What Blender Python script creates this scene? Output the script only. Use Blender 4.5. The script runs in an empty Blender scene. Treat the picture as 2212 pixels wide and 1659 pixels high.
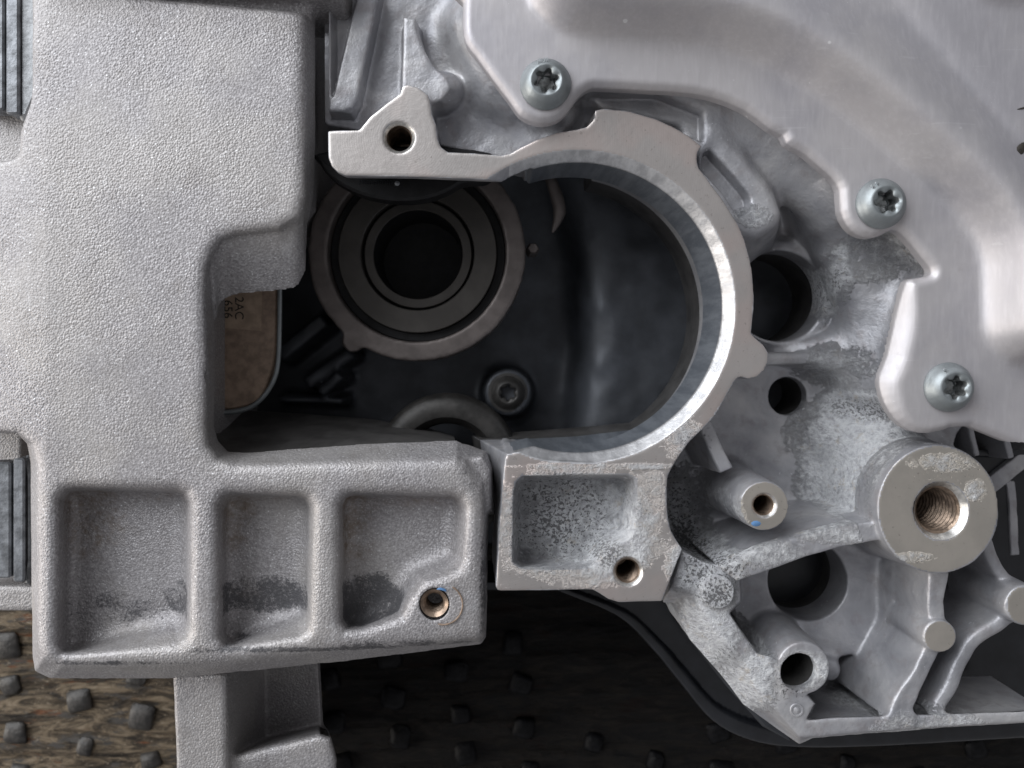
import bpy, bmesh, math, random
import numpy as np
from mathutils import Vector

random.seed(7)
rng = np.random.default_rng(7)
SC = bpy.context.scene
COL = SC.collection

# ------------------------------------------------------------------ units
# One modelling unit = 0.12 mm.  z = 0 is the machined face of the engine casting,
# the floor lies FLOOR units below; the camera hangs D units above the face.
S = 0.00012
D = 1700.0
FLOOR = 760.0
VPX, VPY = 1040.0, 760.0
Z0 = FLOOR * S


def P(u, v, z=0.0):
    k = 1.0 - z / D
    return ((u - VPX) * k, -(v - VPY) * k, z)


def W(p):
    return Vector((p[0] * S, p[1] * S, p[2] * S + Z0))


# ------------------------------------------------------------------ camera, light, exposure
cam_d = bpy.data.cameras.new("camera")
cam = bpy.data.objects.new("camera", cam_d)
COL.objects.link(cam)
cam.location = (0, 0, Z0 + D * S)
cam_d.sensor_width = 36
cam_d.lens = 36 * D / 2212.0
cam_d.shift_x = (1106 - VPX) / 2212.0
cam_d.shift_y = -(829.5 - VPY) / 2212.0
cam_d.clip_start = 0.005
cam_d.clip_end = 50
cam_d.dof.use_dof = True
cam_d.dof.focus_distance = D * S
cam_d.dof.aperture_fstop = 16
SC.camera = cam

wd = bpy.data.worlds.new("World")
SC.world = wd
wd.use_nodes = True
bg = wd.node_tree.nodes["Background"]
bg.inputs[0].default_value = (0.96, 0.96, 1.0, 1)
bg.inputs[1].default_value = 0.25


def area(name, loc, target, sx, sy, power, color):
    l = bpy.data.lights.new(name, 'AREA')
    l.shape = 'RECTANGLE'
    l.size, l.size_y = sx, sy
    l.energy = power
    l.color = color
    o = bpy.data.objects.new(name, l)
    COL.objects.link(o)
    o.location = loc
    o.rotation_euler = (Vector(target) - Vector(loc)).to_track_quat('-Z', 'Y').to_euler()
    return o


# daylight from an open garage door up and to the left, low warm fill lamp on the left
area("door_light", (-1.0, 0.88, 0.95), (0.0, 0, 0.1), 1.7, 1.2, 34.0, (0.93, 0.96, 1.0))
area("bounce_light", (-1.2, -0.24, 0.30), (-0.1, -0.10, 0.03), 0.6, 0.4, 6.5, (1.0, 0.93, 0.85))

SC.view_settings.view_transform = 'Standard'
SC.view_settings.look = 'None'
SC.view_settings.exposure = 0.18
SC.view_settings.gamma = 1.0
SC.view_settings.use_curve_mapping = False
SC.cycles.use_denoising = True
SC.cycles.max_bounces = 8

# ------------------------------------------------------------------ materials


class N:
    def __init__(self, name):
        self.m = bpy.data.materials.new(name)
        self.m.use_nodes = True
        self.t = self.m.node_tree
        self.t.nodes.clear()
        self.out = self.t.nodes.new('ShaderNodeOutputMaterial')
        self.b = self.t.nodes.new('ShaderNodeBsdfPrincipled')
        self.t.links.new(self.b.outputs[0], self.out.inputs[0])
        self.tc = self.t.nodes.new('ShaderNodeTexCoord').outputs['Object']

    def lk(self, a, b):
        self.t.links.new(a, b)

    def put(self, sock, v):
        if hasattr(v, 'links'):
            self.lk(v, sock)
        else:
            sock.default_value = v

    def mapping(self, scale=(1, 1, 1), rot=(0, 0, 0), loc=(0, 0, 0)):
        n = self.t.nodes.new('ShaderNodeMapping')
        n.inputs['Scale'].default_value = scale
        n.inputs['Rotation'].default_value = rot
        n.inputs['Location'].default_value = loc
        self.lk(self.tc, n.inputs[0])
        return n.outputs[0]

    def noise(self, feat, detail=3, rough=0.55, vec=None, dist=0.0):
        n = self.t.nodes.new('ShaderNodeTexNoise')
        n.inputs['Scale'].default_value = 1.0 / (feat * S)
        n.inputs['Detail'].default_value = detail
        n.inputs['Roughness'].default_value = rough
        n.inputs['Distortion'].default_value = dist
        self.lk(vec if vec is not None else self.tc, n.inputs['Vector'])
        return n.outputs[0]

    def vor(self, feat, vec=None, rand=1.0):
        n = self.t.nodes.new('ShaderNodeTexVoronoi')
        n.inputs['Scale'].default_value = 1.0 / (feat * S)
        n.inputs['Randomness'].default_value = rand
        self.lk(vec if vec is not None else self.tc, n.inputs['Vector'])
        return n.outputs['Distance']

    def ramp(self, x, stops):
        n = self.t.nodes.new('ShaderNodeValToRGB')
        e = n.color_ramp.elements
        while len(e) < len(stops):
            e.new(0.5)
        for el, (p, c) in zip(e, stops):
            el.position = p
            el.color = c if len(c) == 4 else (*c, 1)
        self.lk(x, n.inputs[0])
        return n.outputs[0]

    def step(self, x, a, b):
        n = self.t.nodes.new('ShaderNodeMapRange')
        n.interpolation_type = 'SMOOTHSTEP'
        self.put(n.inputs[0], x)
        n.inputs[1].default_value = a
        n.inputs[2].default_value = b
        return n.outputs[0]

    def math(self, op, a, b=0.0, c=0.0):
        n = self.t.nodes.new('ShaderNodeMath')
        n.operation = op
        self.put(n.inputs[0], a)
        self.put(n.inputs[1], b)
        if op in ('MULTIPLY_ADD',):
            self.put(n.inputs[2], c)
        return n.outputs[0]

    def mix(self, f, a, b, mode='MIX'):
        n = self.t.nodes.new('ShaderNodeMix')
        n.data_type = 'RGBA'
        n.blend_type = mode
        self.put(n.inputs[0], f)
        for s, v in ((n.inputs[6], a), (n.inputs[7], b)):
            if isinstance(v, tuple) and len(v) == 3:
                v = (*v, 1)
            self.put(s, v)
        return n.outputs[2]

    def attr(self, name):
        n = self.t.nodes.new('ShaderNodeAttribute')
        n.attribute_name = name
        return n.outputs['Fac']

    def bump(self, h, dist, strength=1.0, prev=None):
        n = self.t.nodes.new('ShaderNodeBump')
        n.inputs['Strength'].default_value = strength
        n.inputs['Distance'].default_value = dist * S
        self.lk(h, n.inputs['Height'])
        if prev is not None:
            self.lk(prev, n.inputs['Normal'])
        return n.outputs[0]

    def fin(self, col, rough, metal, normal=None, spec=None):
        self.put(self.b.inputs['Base Color'], (*col, 1) if isinstance(col, tuple) and len(col) == 3 else col)
        self.put(self.b.inputs['Roughness'], rough)
        self.put(self.b.inputs['Metallic'], metal)
        if spec is not None:
            self.put(self.b.inputs['Specular IOR Level'], spec)
        if normal is not None:
            self.lk(normal, self.b.inputs['Normal'])
        return self.m


def corrode(n, col, bump_prev, rough, metal):
    """white powdery oxide with dark pits where the point attribute 'corr' says so"""
    c = n.attr('corr')
    f1 = n.noise(13, 6, 0.78)
    f2 = n.noise(6.5, 3, 0.7)
    f3 = n.noise(75, 4, 0.65)
    k = n.math('ADD', n.math('MULTIPLY', c, 0.85), n.math('MULTIPLY_ADD', f1, 1.1, -0.55))
    k = n.math('ADD', k, n.math('MULTIPLY_ADD', f3, 1.3, -0.65))
    k = n.math('MULTIPLY', k, n.step(c, 0.02, 0.3))
    white = n.step(k, 0.10, 0.58)
    pk = n.math('ADD', n.math('MULTIPLY', c, 0.10), n.math('ADD', n.math('MULTIPLY', f2, 0.75), n.math('MULTIPLY', f3, 0.25)))
    pits = n.math('MULTIPLY', n.step(n.math('MULTIPLY_ADD', n.attr('pit'), 0.05, pk), 0.61, 0.67), n.step(n.attr('pit'), 0.05, 0.6))
    rust = n.step(n.noise(30, 5, 0.75), 0.55, 0.72)
    wcol = n.ramp(f1, [(0.35, (0.50, 0.50, 0.53)), (0.5, (0.74, 0.75, 0.77)), (0.65, (0.90, 0.91, 0.92))])
    wcol = n.mix(n.math('MULTIPLY', rust, 0.5), wcol, (0.50, 0.40, 0.27))
    col = n.mix(n.math('MULTIPLY', white, 0.92), col, wcol)
    col = n.mix(n.math('MULTIPLY', pits, 0.8), col, (0.05, 0.048, 0.052))
    h = n.math('SUBTRACT', n.math('MULTIPLY', n.math('MULTIPLY', white, n.math('ADD', f1, n.math('MULTIPLY', f2, 0.6))), 2.2), n.math('MULTIPLY', pits, 0.7))
    nb = n.bump(h, 6.0, 0.9, bump_prev)
    r = n.math('ADD', rough, n.math('MULTIPLY', white, 0.3)) if hasattr(rough, 'links') else n.math('MULTIPLY_ADD', white, 0.3, rough)
    m = n.math('MULTIPLY', n.math('SUBTRACT', 1.0, n.math('MULTIPLY', white, 0.7)), metal)
    return col, nb, r, m


def m_sandcast():
    n = N('sand_cast_aluminium')
    g = n.noise(6, 3, 0.65)
    g2 = n.noise(4.0, 2, 0.6)
    big = n.noise(260, 3, 0.5)
    col = n.ramp(g, [(0.30, (0.225, 0.215, 0.218)), (0.52, (0.325, 0.312, 0.318)), (0.70, (0.46, 0.447, 0.452))])
    col = n.mix(n.math('MULTIPLY', n.step(big, 0.42, 0.62), 0.35), col, (0.43, 0.41, 0.385))
    spark = n.math('MULTIPLY', n.step(n.vor(9), 0.28, 0.12), n.step(g2, 0.48, 0.62))  # grain glints painted in as pale flecks
    col = n.mix(n.math('MULTIPLY', spark, 0.7), col, (0.85, 0.86, 0.88))
    dirt_shade = n.attr('dirt')
    dn = n.math('ADD', n.math('MULTIPLY', n.math('MULTIPLY', dirt_shade, n.noise(15, 6, 0.8)), 1.1), n.math('MULTIPLY', dirt_shade, n.math('MULTIPLY_ADD', n.noise(60, 4), 1.2, -0.55)))
    col = n.mix(n.step(dn, 0.25, 1.1), col, (0.15, 0.105, 0.065))
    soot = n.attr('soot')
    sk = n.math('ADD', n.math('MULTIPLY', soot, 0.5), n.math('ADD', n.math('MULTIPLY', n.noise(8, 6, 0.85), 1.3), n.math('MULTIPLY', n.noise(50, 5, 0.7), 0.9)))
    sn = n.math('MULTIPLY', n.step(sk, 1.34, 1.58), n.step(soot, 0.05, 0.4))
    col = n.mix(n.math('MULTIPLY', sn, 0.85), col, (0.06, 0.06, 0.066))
    # stray rust freckles, rubbed pale patches and drips
    fr = n.math('MULTIPLY', n.step(n.noise(5, 2), 0.72, 0.76), n.step(n.noise(120, 4, 0.7), 0.52, 0.62))
    col = n.mix(n.math('MULTIPLY', fr, 0.7), col, (0.16, 0.12, 0.09))
    rub = n.math('MULTIPLY', n.step(n.noise(70, 6, 0.75, vec=n.mapping(scale=(1, 0.4, 1), rot=(0, 0, 0.6))), 0.58, 0.7), 0.22)
    col = n.mix(rub, col, (0.70, 0.70, 0.72))
    pb = n.vor(4.8)
    h = n.math('ADD', n.math('MULTIPLY', g, 0.7), n.math('MULTIPLY', pb, -1.1))
    h = n.math('MULTIPLY', h, n.math('MULTIPLY_ADD', n.step(n.noise(150, 4, 0.6), 0.3, 0.7), 0.8, 0.45))
    h = n.math('ADD', h, n.math('MULTIPLY', n.noise(38, 3, 0.5), 0.9))
    scr = n.step(n.noise(40, 2, 0.5, vec=n.mapping(scale=(2.2, 0.10, 1), rot=(0, 0, 0.5))), 0.72, 0.75)
    col = n.mix(n.math('MULTIPLY', scr, 0.35), col, (0.15, 0.14, 0.14))
    smu = n.math('MULTIPLY', n.step(n.noise(95, 6, 0.7), 0.52, 0.70), 0.28)
    col = n.mix(smu, col, (0.20, 0.18, 0.165))
    nb = n.bump(h, 1.45, 0.75)
    return n.fin(col, n.math('MULTIPLY_ADD', sn, 0.2, 0.52), 0.40, nb)


def m_cast():
    n = N('die_cast_aluminium')
    big = n.noise(150, 4, 0.6, dist=0.6)
    mid = n.noise(38, 5, 0.65)
    col = n.ramp(big, [(0.30, (0.27, 0.273, 0.295)), (0.50, (0.41, 0.41, 0.43)), (0.70, (0.54, 0.535, 0.54))])
    col = n.mix(n.math('MULTIPLY', n.step(mid, 0.50, 0.68), 0.45), col, (0.30, 0.275, 0.28))
    sp = n.step(n.noise(11, 3, 0.7), 0.66, 0.72)
    col = n.mix(n.math('MULTIPLY', sp, n.step(n.noise(110, 2), 0.45, 0.65)), col, (0.68, 0.69, 0.72))
    h = n.math('ADD', mid, n.math('MULTIPLY', n.noise(9, 3), 0.35))
    nb = n.bump(h, 5.0, 0.5)
    rough = n.math('MULTIPLY_ADD', mid, 0.25, 0.38)
    col, nb, r, m = corrode(n, col, nb, rough, 0.55)
    return n.fin(col, r, m, nb)


def m_machined(name='machined_aluminium', tint=(0.55, 0.515, 0.495), tint2=(0.46, 0.435, 0.42), swirl=True):
    n = N(name)
    big = n.noise(120, 4, 0.6)
    col = n.mix(n.step(big, 0.35, 0.65), tint, tint2)
    if swirl:
        col = n.mix(n.math('MULTIPLY', n.step(n.noise(210, 3), 0.45, 0.62), 0.45), col, (0.58, 0.475, 0.44))
    col = n.mix(n.math('MULTIPLY', n.step(n.noise(9, 4, 0.7), 0.62, 0.70), 0.55), col, (0.24, 0.21, 0.19))
    nb = None
    if swirl:
        w = n.t.nodes.new('ShaderNodeTexWave')
        w.wave_type = 'RINGS'
        w.rings_direction = 'Z'
        w.inputs['Scale'].default_value = 1.0 / (16 * S)
        w.inputs['Distortion'].default_value = 2.5
        w.inputs['Detail'].default_value = 2
        n.lk(n.mapping(loc=(0.0196, -0.0556, 0)), w.inputs['Vector'])
        nb = n.bump(w.outputs[1], 0.2, 0.15)
        col = n.mix(n.math('MULTIPLY', w.outputs[1], 0.05), col, (0.72, 0.68, 0.66))
    nb = n.bump(n.noise(12, 3), 1.2, 0.35, nb)
    rough = n.math('MULTIPLY_ADD', n.noise(60, 3), 0.2, 0.30)
    col, nb, r, m = corrode(n, col, nb, rough, 0.8)
    return n.fin(col, r, m, nb)


def m_bore(name, c0, c1, rough):
    n = N(name)
    st = n.noise(26, 4, 0.65, vec=n.mapping(scale=(1, 1, 0.15)))
    col = n.mix(n.step(st, 0.35, 0.65), c0, c1)
    nb = n.bump(st, 2.0, 0.4)
    nb = n.bump(n.noise(7, 4, 0.7), 1.2, 0.5, nb)
    return n.fin(col, rough, 0.75, nb)


def m_cover():
    n = N('pressed_aluminium_sheet')
    big = n.noise(240, 4, 0.6)
    grain = n.noise(9, 3, 0.6, vec=n.mapping(scale=(1.0, 0.16, 1.0), rot=(0, 0, 0.12)))
    col = n.mix(n.step(big, 0.35, 0.65), (0.42, 0.408, 0.432), (0.49, 0.472, 0.48))
    col = n.mix(n.math('MULTIPLY', n.step(grain, 0.4, 0.75), 0.16), col, (0.70, 0.68, 0.70))
    # dust, water spots, smudges and fine scratches
    sp = n.step(n.math('ADD', n.vor(80), n.math('MULTIPLY_ADD', n.noise(40, 3), 0.25, -0.1)), 0.075, 0.04)
    col = n.mix(n.math('MULTIPLY', sp, 0.55), col, (0.84, 0.84, 0.85))
    fd = n.math('MULTIPLY', n.step(n.noise(6, 3, 0.7), 0.68, 0.74), n.step(n.noise(160, 4, 0.7), 0.48, 0.62))
    col = n.mix(n.math('MULTIPLY', fd, 0.55), col, (0.84, 0.84, 0.85))
    dk = n.math('MULTIPLY', n.step(n.noise(75, 6, 0.75), 0.56, 0.72), 0.30)
    col = n.mix(dk, col, (0.36, 0.33, 0.33))
    sc = n.step(n.noise(30, 2, 0.5, vec=n.mapping(scale=(0.12, 2.6, 1), rot=(0, 0, 0.9))), 0.68, 0.74)
    col = n.mix(n.math('MULTIPLY', sc, 0.12), col, (0.80, 0.80, 0.82))
    nb = n.bump(grain, 0.6, 0.3)
    nb = n.bump(n.noise(110, 3), 5.0, 0.25, nb)
    rough = n.math('ADD', n.math('MULTIPLY_ADD', n.noise(60, 4, 0.7), 0.25, 0.42), n.math('MULTIPLY', dk, 0.3))
    return n.fin(col, rough, 0.55, nb)


def m_simple(name, col, rough, metal, feat=30, var=0.25, bumpd=1.0, spec=None):
    n = N(name)
    f = n.noise(feat, 4, 0.6)
    c2 = tuple(min(1, c * (1 + var)) for c in col)
    c1 = tuple(c * (1 - var) for c in col)
    c = n.mix(n.step(f, 0.3, 0.7), c1, c2)
    nb = n.bump(n.noise(feat * 0.4, 3), bumpd, 0.5)
    return n.fin(c, rough, metal, nb, spec)


M = {}
M['sand'] = m_sandcast()
M['cast'] = m_cast()
M['mach'] = m_machined()
M['mach2'] = m_machined('turned_face_aluminium', (0.56, 0.52, 0.465), (0.47, 0.44, 0.395), swirl=False)
M['bore'] = m_bore('bored_chamfer', (0.40, 0.40, 0.41), (0.58, 0.58, 0.59), 0.45)
M['borewall'] = m_bore('oily_bore_wall', (0.25, 0.275, 0.315), (0.38, 0.41, 0.455), 0.38)  # bluish slate, darker than the chamfer
M['oily'] = m_simple('oily_dark_aluminium', (0.075, 0.072, 0.07), 0.5, 0.3, 60, 0.3, 2.0)  # shade of holes, deep pockets and inner wall put into the colour
M['cover'] = m_cover()
M['steel'] = m_simple('zinc_plated_steel', (0.28, 0.305, 0.315), 0.46, 0.65, 40, 0.10, 1.5)
M['socket'] = m_simple('socket_steel', (0.30, 0.31, 0.31), 0.42, 0.8, 14, 0.5, 2.0)
M['thread'] = m_simple('rusty_thread', (0.22, 0.165, 0.125), 0.38, 0.7, 18, 0.5, 1.5)
M['chamfer'] = m_simple('bright_chamfer', (0.58, 0.57, 0.55), 0.32, 0.8, 14, 0.25, 1.0)
M['grey'] = m_simple('grey_steel', (0.19, 0.20, 0.215), 0.46, 0.45, 30, 0.4, 2.5)
M['bearing'] = m_simple('bearing_steel', (0.062, 0.057, 0.052), 0.46, 0.45, 60, 0.14, 0.6)
M['bearing_out'] = m_simple('bearing_carrier_aluminium', (0.125, 0.108, 0.102), 0.5, 0.45, 50, 0.2, 1.0)
M['black'] = m_simple('black_rubber', (0.012, 0.012, 0.013), 0.55, 0.0, 30, 0.3, 1.0, 0.3)  # also paints the arm's shaded underside black
M['plastic'] = m_simple('black_oil_pan', (0.013, 0.014, 0.017), 0.28, 0.0, 60, 0.3, 1.5)
M['dark'] = m_simple('dark_cast_interior', (0.050, 0.054, 0.062), 0.48, 0.4, 160, 0.35, 1.0)  # cavity darkness held in the base colour
M['pulley'] = m_simple('sooty_steel', (0.035, 0.033, 0.031), 0.5, 0.3, 40, 0.4, 1.5)  # steel darkened to paint in the shade of the cavity
M['plate'] = m_simple('brown_data_plate', (0.30, 0.22, 0.165), 0.5, 0.25, 25, 0.25, 0.6)
M['sticker'] = m_simple('faded_label', (0.38, 0.285, 0.21), 0.55, 0.1, 25, 0.2, 0.5)
M['ink'] = m_simple('dark_ink', (0.03, 0.025, 0.02), 0.6, 0.0)
M['collar'] = m_simple('dull_collar_steel', (0.30, 0.31, 0.32), 0.5, 0.4, 20, 0.3, 2.0)
M['mark'] = m_simple('stamped_mark', (0.62, 0.66, 0.68), 0.35, 0.8)
M['blue'] = m_simple('blue_paint_mark', (0.10, 0.22, 0.42), 0.6, 0.0)
M['stud_oily'] = m_simple('oil_soaked_stud', (0.006, 0.006, 0.007), 0.5, 0.0, 14, 0.5, 3.0, 0.15)  # stud copy with the floor's deep shade in its colour
M['stud'] = m_simple('worn_grey_stud', (0.036, 0.033, 0.030), 0.55, 0.0, 22, 0.6, 5.0)


def m_floor():
    n = N('worn_studded_floor')
    v = n.mapping(scale=(0.24, 1.0, 1.0))
    g = n.noise(34, 8, 0.75, vec=v, dist=1.2)
    g2 = n.noise(11, 6, 0.8, vec=n.mapping(scale=(0.5, 1, 1)))
    col = n.ramp(g, [(0.36, (0.015, 0.013, 0.011)), (0.47, (0.07, 0.054, 0.038)), (0.57, (0.20, 0.155, 0.105)), (0.72, (0.34, 0.28, 0.205))])
    col = n.mix(n.step(n.noise(52, 6, 0.75, vec=n.mapping(scale=(0.35, 1, 1))), 0.53, 0.62), col, (0.075, 0.07, 0.065))
    col = n.mix(n.math('MULTIPLY', n.step(g2, 0.58, 0.68), 0.75), col, (0.52, 0.43, 0.32))
    col = n.mix(n.math('MULTIPLY', n.step(n.noise(60, 5, 0.7, vec=v), 0.59, 0.66), 0.8), col, (0.16, 0.06, 0.025))
    # deep shade beside the engine, painted into the floor colour
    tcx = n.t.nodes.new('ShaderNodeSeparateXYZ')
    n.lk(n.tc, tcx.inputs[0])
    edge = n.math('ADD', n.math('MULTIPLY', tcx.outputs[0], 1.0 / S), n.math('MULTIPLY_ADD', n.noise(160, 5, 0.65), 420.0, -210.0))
    floor_shade = n.step(edge, -640.0, -520.0)  # mask of the painted shade, dark towards the right
    col = n.mix(n.math('MULTIPLY', floor_shade, 0.94), col, (0.006, 0.006, 0.007))
    nb = n.bump(n.math('ADD', g, n.math('MULTIPLY', g2, 0.7)), 16.0, 0.9)
    return n.fin(col, n.math('MULTIPLY_ADD', floor_shade, -0.12, 0.66), 0.0, nb, 0.18)


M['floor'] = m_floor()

# ------------------------------------------------------------------ helpers: objects


def link(name, me, mats, parent=None):
    o = bpy.data.objects.new(name, me)
    COL.objects.link(o)
    for m in (mats if isinstance(mats, (list, tuple)) else [mats]):
        me.materials.append(M[m])
    if parent is not None:
        o.parent = parent
        o.matrix_parent_inverse = parent.matrix_world.inverted()
    return o


def tag(o, label, cat, group=None, kind=None):
    if label:
        o['label'] = label
    if cat:
        o['category'] = cat
    if group:
        o['group'] = group
    if kind:
        o['kind'] = kind
    return o


def empty(name, p):
    o = bpy.data.objects.new(name, None)
    o.empty_display_size = 0.01
    COL.objects.link(o)
    o.location = W(p)
    bpy.context.view_layer.update()
    return o


def mesh(verts, faces, smooth=True, angle=35):
    me = bpy.data.meshes.new('mesh')
    v = np.asarray(verts, dtype=np.float64) * S
    v[:, 2] += Z0
    me.from_pydata(v.tolist(), [], faces)
    if smooth:
        me.shade_smooth()
        me.set_sharp_from_angle(angle=math.radians(angle))
    me.update()
    return me


def rings(rs, cap0=False, cap1=False, close=True):
    """quads between successive rings (lists of n points)"""
    n = len(rs[0])
    vs = [p for r in rs for p in r]
    fs = []
    for i in range(len(rs) - 1):
        a, b = i * n, (i + 1) * n
        for j in range(n if close else n - 1):
            k = (j + 1) % n
            fs.append((a + j, a + k, b + k, b + j))
    if cap0:
        fs.append(tuple(range(n))[::-1])
    if cap1:
        b = (len(rs) - 1) * n
        fs.append(tuple(range(b, b + n)))
    return vs, fs


def lathe(c, prof, n=64, ax=(1.0, 1.0), cap0=False, cap1=False, axis='Z'):
    """profile of (r, z) about the vertical through c; z relative to c"""
    rs = []
    for r, z in prof:
        ring = []
        for j in range(n):
            t = 2 * math.pi * j / n
            if axis == 'Z':
                ring.append((c[0] + r * ax[0] * math.cos(t), c[1] + r * ax[1] * math.sin(t), c[2] + z))
            else:
                ring.append((c[0] + z, c[1] + r * math.cos(t), c[2] + r * math.sin(t)))
        rs.append(ring)
    return rings(rs, cap0, cap1)


def join(*parts):
    V, F = [], []
    for v, f in parts:
        o = len(V)
        V += list(v)
        F += [tuple(i + o for i in q) for q in f]
    return V, F


def rounded(pts, r=None, seg=5):
    """replace corners by arcs; a point may carry its own radius as 3rd item"""
    out = []
    n = len(pts)
    for i in range(n):
        p = np.array(pts[i][:2], float)
        rr = pts[i][2] if len(pts[i]) > 2 else (r or 0)
        a = np.array(pts[i - 1][:2], float)
        b = np.array(pts[(i + 1) % n][:2], float)
        if rr <= 0:
            out.append(tuple(p))
            continue
        la, lb = np.linalg.norm(a - p), np.linalg.norm(b - p)
        t = min(rr, la * 0.49, lb * 0.49)
        p0, p1 = p + (a - p) / la * t, p + (b - p) / lb * t
        for s in np.linspace(0, 1, seg):
            q = (1 - s) ** 2 * p0 + 2 * s * (1 - s) * p + s * s * p1
            out.append(tuple(q))
    return out


def spline(pts, seg=4, closed=True):
    pts = np.array(pts, float)
    n = len(pts)
    out = []
    for i in range(n if closed else n - 1):
        if closed:
            p0, p1, p2, p3 = pts[i - 1], pts[i], pts[(i + 1) % n], pts[(i + 2) % n]
        else:
            p0, p1, p2, p3 = pts[max(i - 1, 0)], pts[i], pts[i + 1], pts[min(i + 2, n - 1)]
        for s in np.arange(seg) / seg:
            out.append(tuple(0.5 * ((2 * p1) + (-p0 + p2) * s + (2 * p0 - 5 * p1 + 4 * p2 - p3) * s * s
                                    + (-p0 + 3 * p1 - 3 * p2 + p3) * s ** 3)))
    if not closed:
        out.append(tuple(pts[-1]))
    return out


def img(pts, z):
    """outline seen in the photograph at height z -> plan outline"""
    return [P(p[0], p[1], z)[:2] for p in pts]


def prism(poly, z0, z1, bev=4.0):
    """solid prism from plan polygon (counter or clockwise), small bevel at the top edge"""
    a = np.array(poly)
    area_ = 0.5 * np.sum(a[:, 0] * np.roll(a[:, 1], -1) - np.roll(a[:, 0], -1) * a[:, 1])
    if area_ < 0:
        a = a[::-1]
    e = np.roll(a, -1, 0) - a
    nrm = np.stack([e[:, 1], -e[:, 0]], 1)
    nrm /= np.linalg.norm(nrm, axis=1)[:, None] + 1e-9
    vn = nrm + np.roll(nrm, 1, 0)
    vn /= np.linalg.norm(vn, axis=1)[:, None] + 1e-9
    ins = a - vn * bev
    r0 = [(x, y, z0) for x, y in a]
    r1 = [(x, y, z1 - bev) for x, y in a]
    r2 = [(x, y, z1) for x, y in ins]
    return rings([r0, r1, r2], True, True)


def tube(path, rad, n=10):
    path = [np.array(p, float) for p in path]
    rs = []
    for i, p in enumerate(path):
        d = path[min(i + 1, len(path) - 1)] - path[max(i - 1, 0)]
        d /= np.linalg.norm(d) + 1e-9
        up = np.array((0, 0, 1.0)) if abs(d[2]) < 0.9 else np.array((1.0, 0, 0))
        s = np.cross(d, up)
        s /= np.linalg.norm(s)
        t = np.cross(s, d)
        r = rad[i] if hasattr(rad, '__len__') else rad
        rs.append([tuple(p + r * (math.cos(q) * s + math.sin(q) * t)) for q in np.arange(n) * 2 * math.pi / n])
    return rings(rs, True, True)


# ------------------------------------------------------------------ helpers: solid modelling with distance fields


def sd_poly(poly, X, Y):
    """signed distance of plan points to a polygon (negative inside)"""
    p = np.asarray(poly, np.float32)
    q = np.roll(p, -1, 0)
    d2 = np.full(X.shape, 1e12, np.float32)
    ins = np.zeros(X.shape, bool)
    for (ax, ay), (bx, by) in zip(p, q):
        ex, ey = bx - ax, by - ay
        l2 = ex * ex + ey * ey
        if l2 < 1e-9:
            continue
        wx, wy = X - ax, Y - ay
        t = np.clip((wx * ex + wy * ey) / l2, 0, 1)
        dx, dy = wx - ex * t, wy - ey * t
        np.minimum(d2, dx * dx + dy * dy, out=d2)
        if ay != by:
            c = ((ay > Y) != (by > Y)) & (X < (bx - ax) * (Y - ay) / (by - ay) + ax)
            ins ^= c
    d = np.sqrt(d2)
    return np.where(ins, -d, d)


def sd_loft(pa, pb, t, x, y):
    """signed plan distance to an outline that changes with height"""
    p = (pa[:, :, None] + (pb - pa)[:, :, None] * t).astype(np.float32)
    X, Y = x[:, None, None], y[None, :, None]
    shp = (len(x), len(y), len(t))
    d2 = np.full(shp, 1e12, np.float32)
    ins = np.zeros(shp, bool)
    n = len(p)
    for i in range(n):
        ax, ay = p[i]
        bx, by = p[(i + 1) % n]
        ex, ey = bx - ax, by - ay
        l2 = ex * ex + ey * ey + 1e-6
        wx, wy = X - ax, Y - ay
        tt = np.clip(wx * (ex / l2) + wy * (ey / l2), 0, 1)
        dx, dy = wx - ex * tt, wy - ey * tt
        np.minimum(d2, dx * dx + dy * dy, out=d2)
        den = np.where(np.abs(ey) < 1e-6, 1e-6, ey)
        ins ^= ((ay > Y) != (by > Y)) & (X < ex * (wy / den) + ax)
    d = np.sqrt(d2)
    return np.where(ins, -d, d)


def smin(a, b, k):
    if k <= 0:
        return np.minimum(a, b)
    h = np.maximum(k - np.abs(a - b), 0) / k
    return np.minimum(a, b) - h * h * k * 0.25


def smax(a, b, k):
    return -smin(-a, -b, k)


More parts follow.
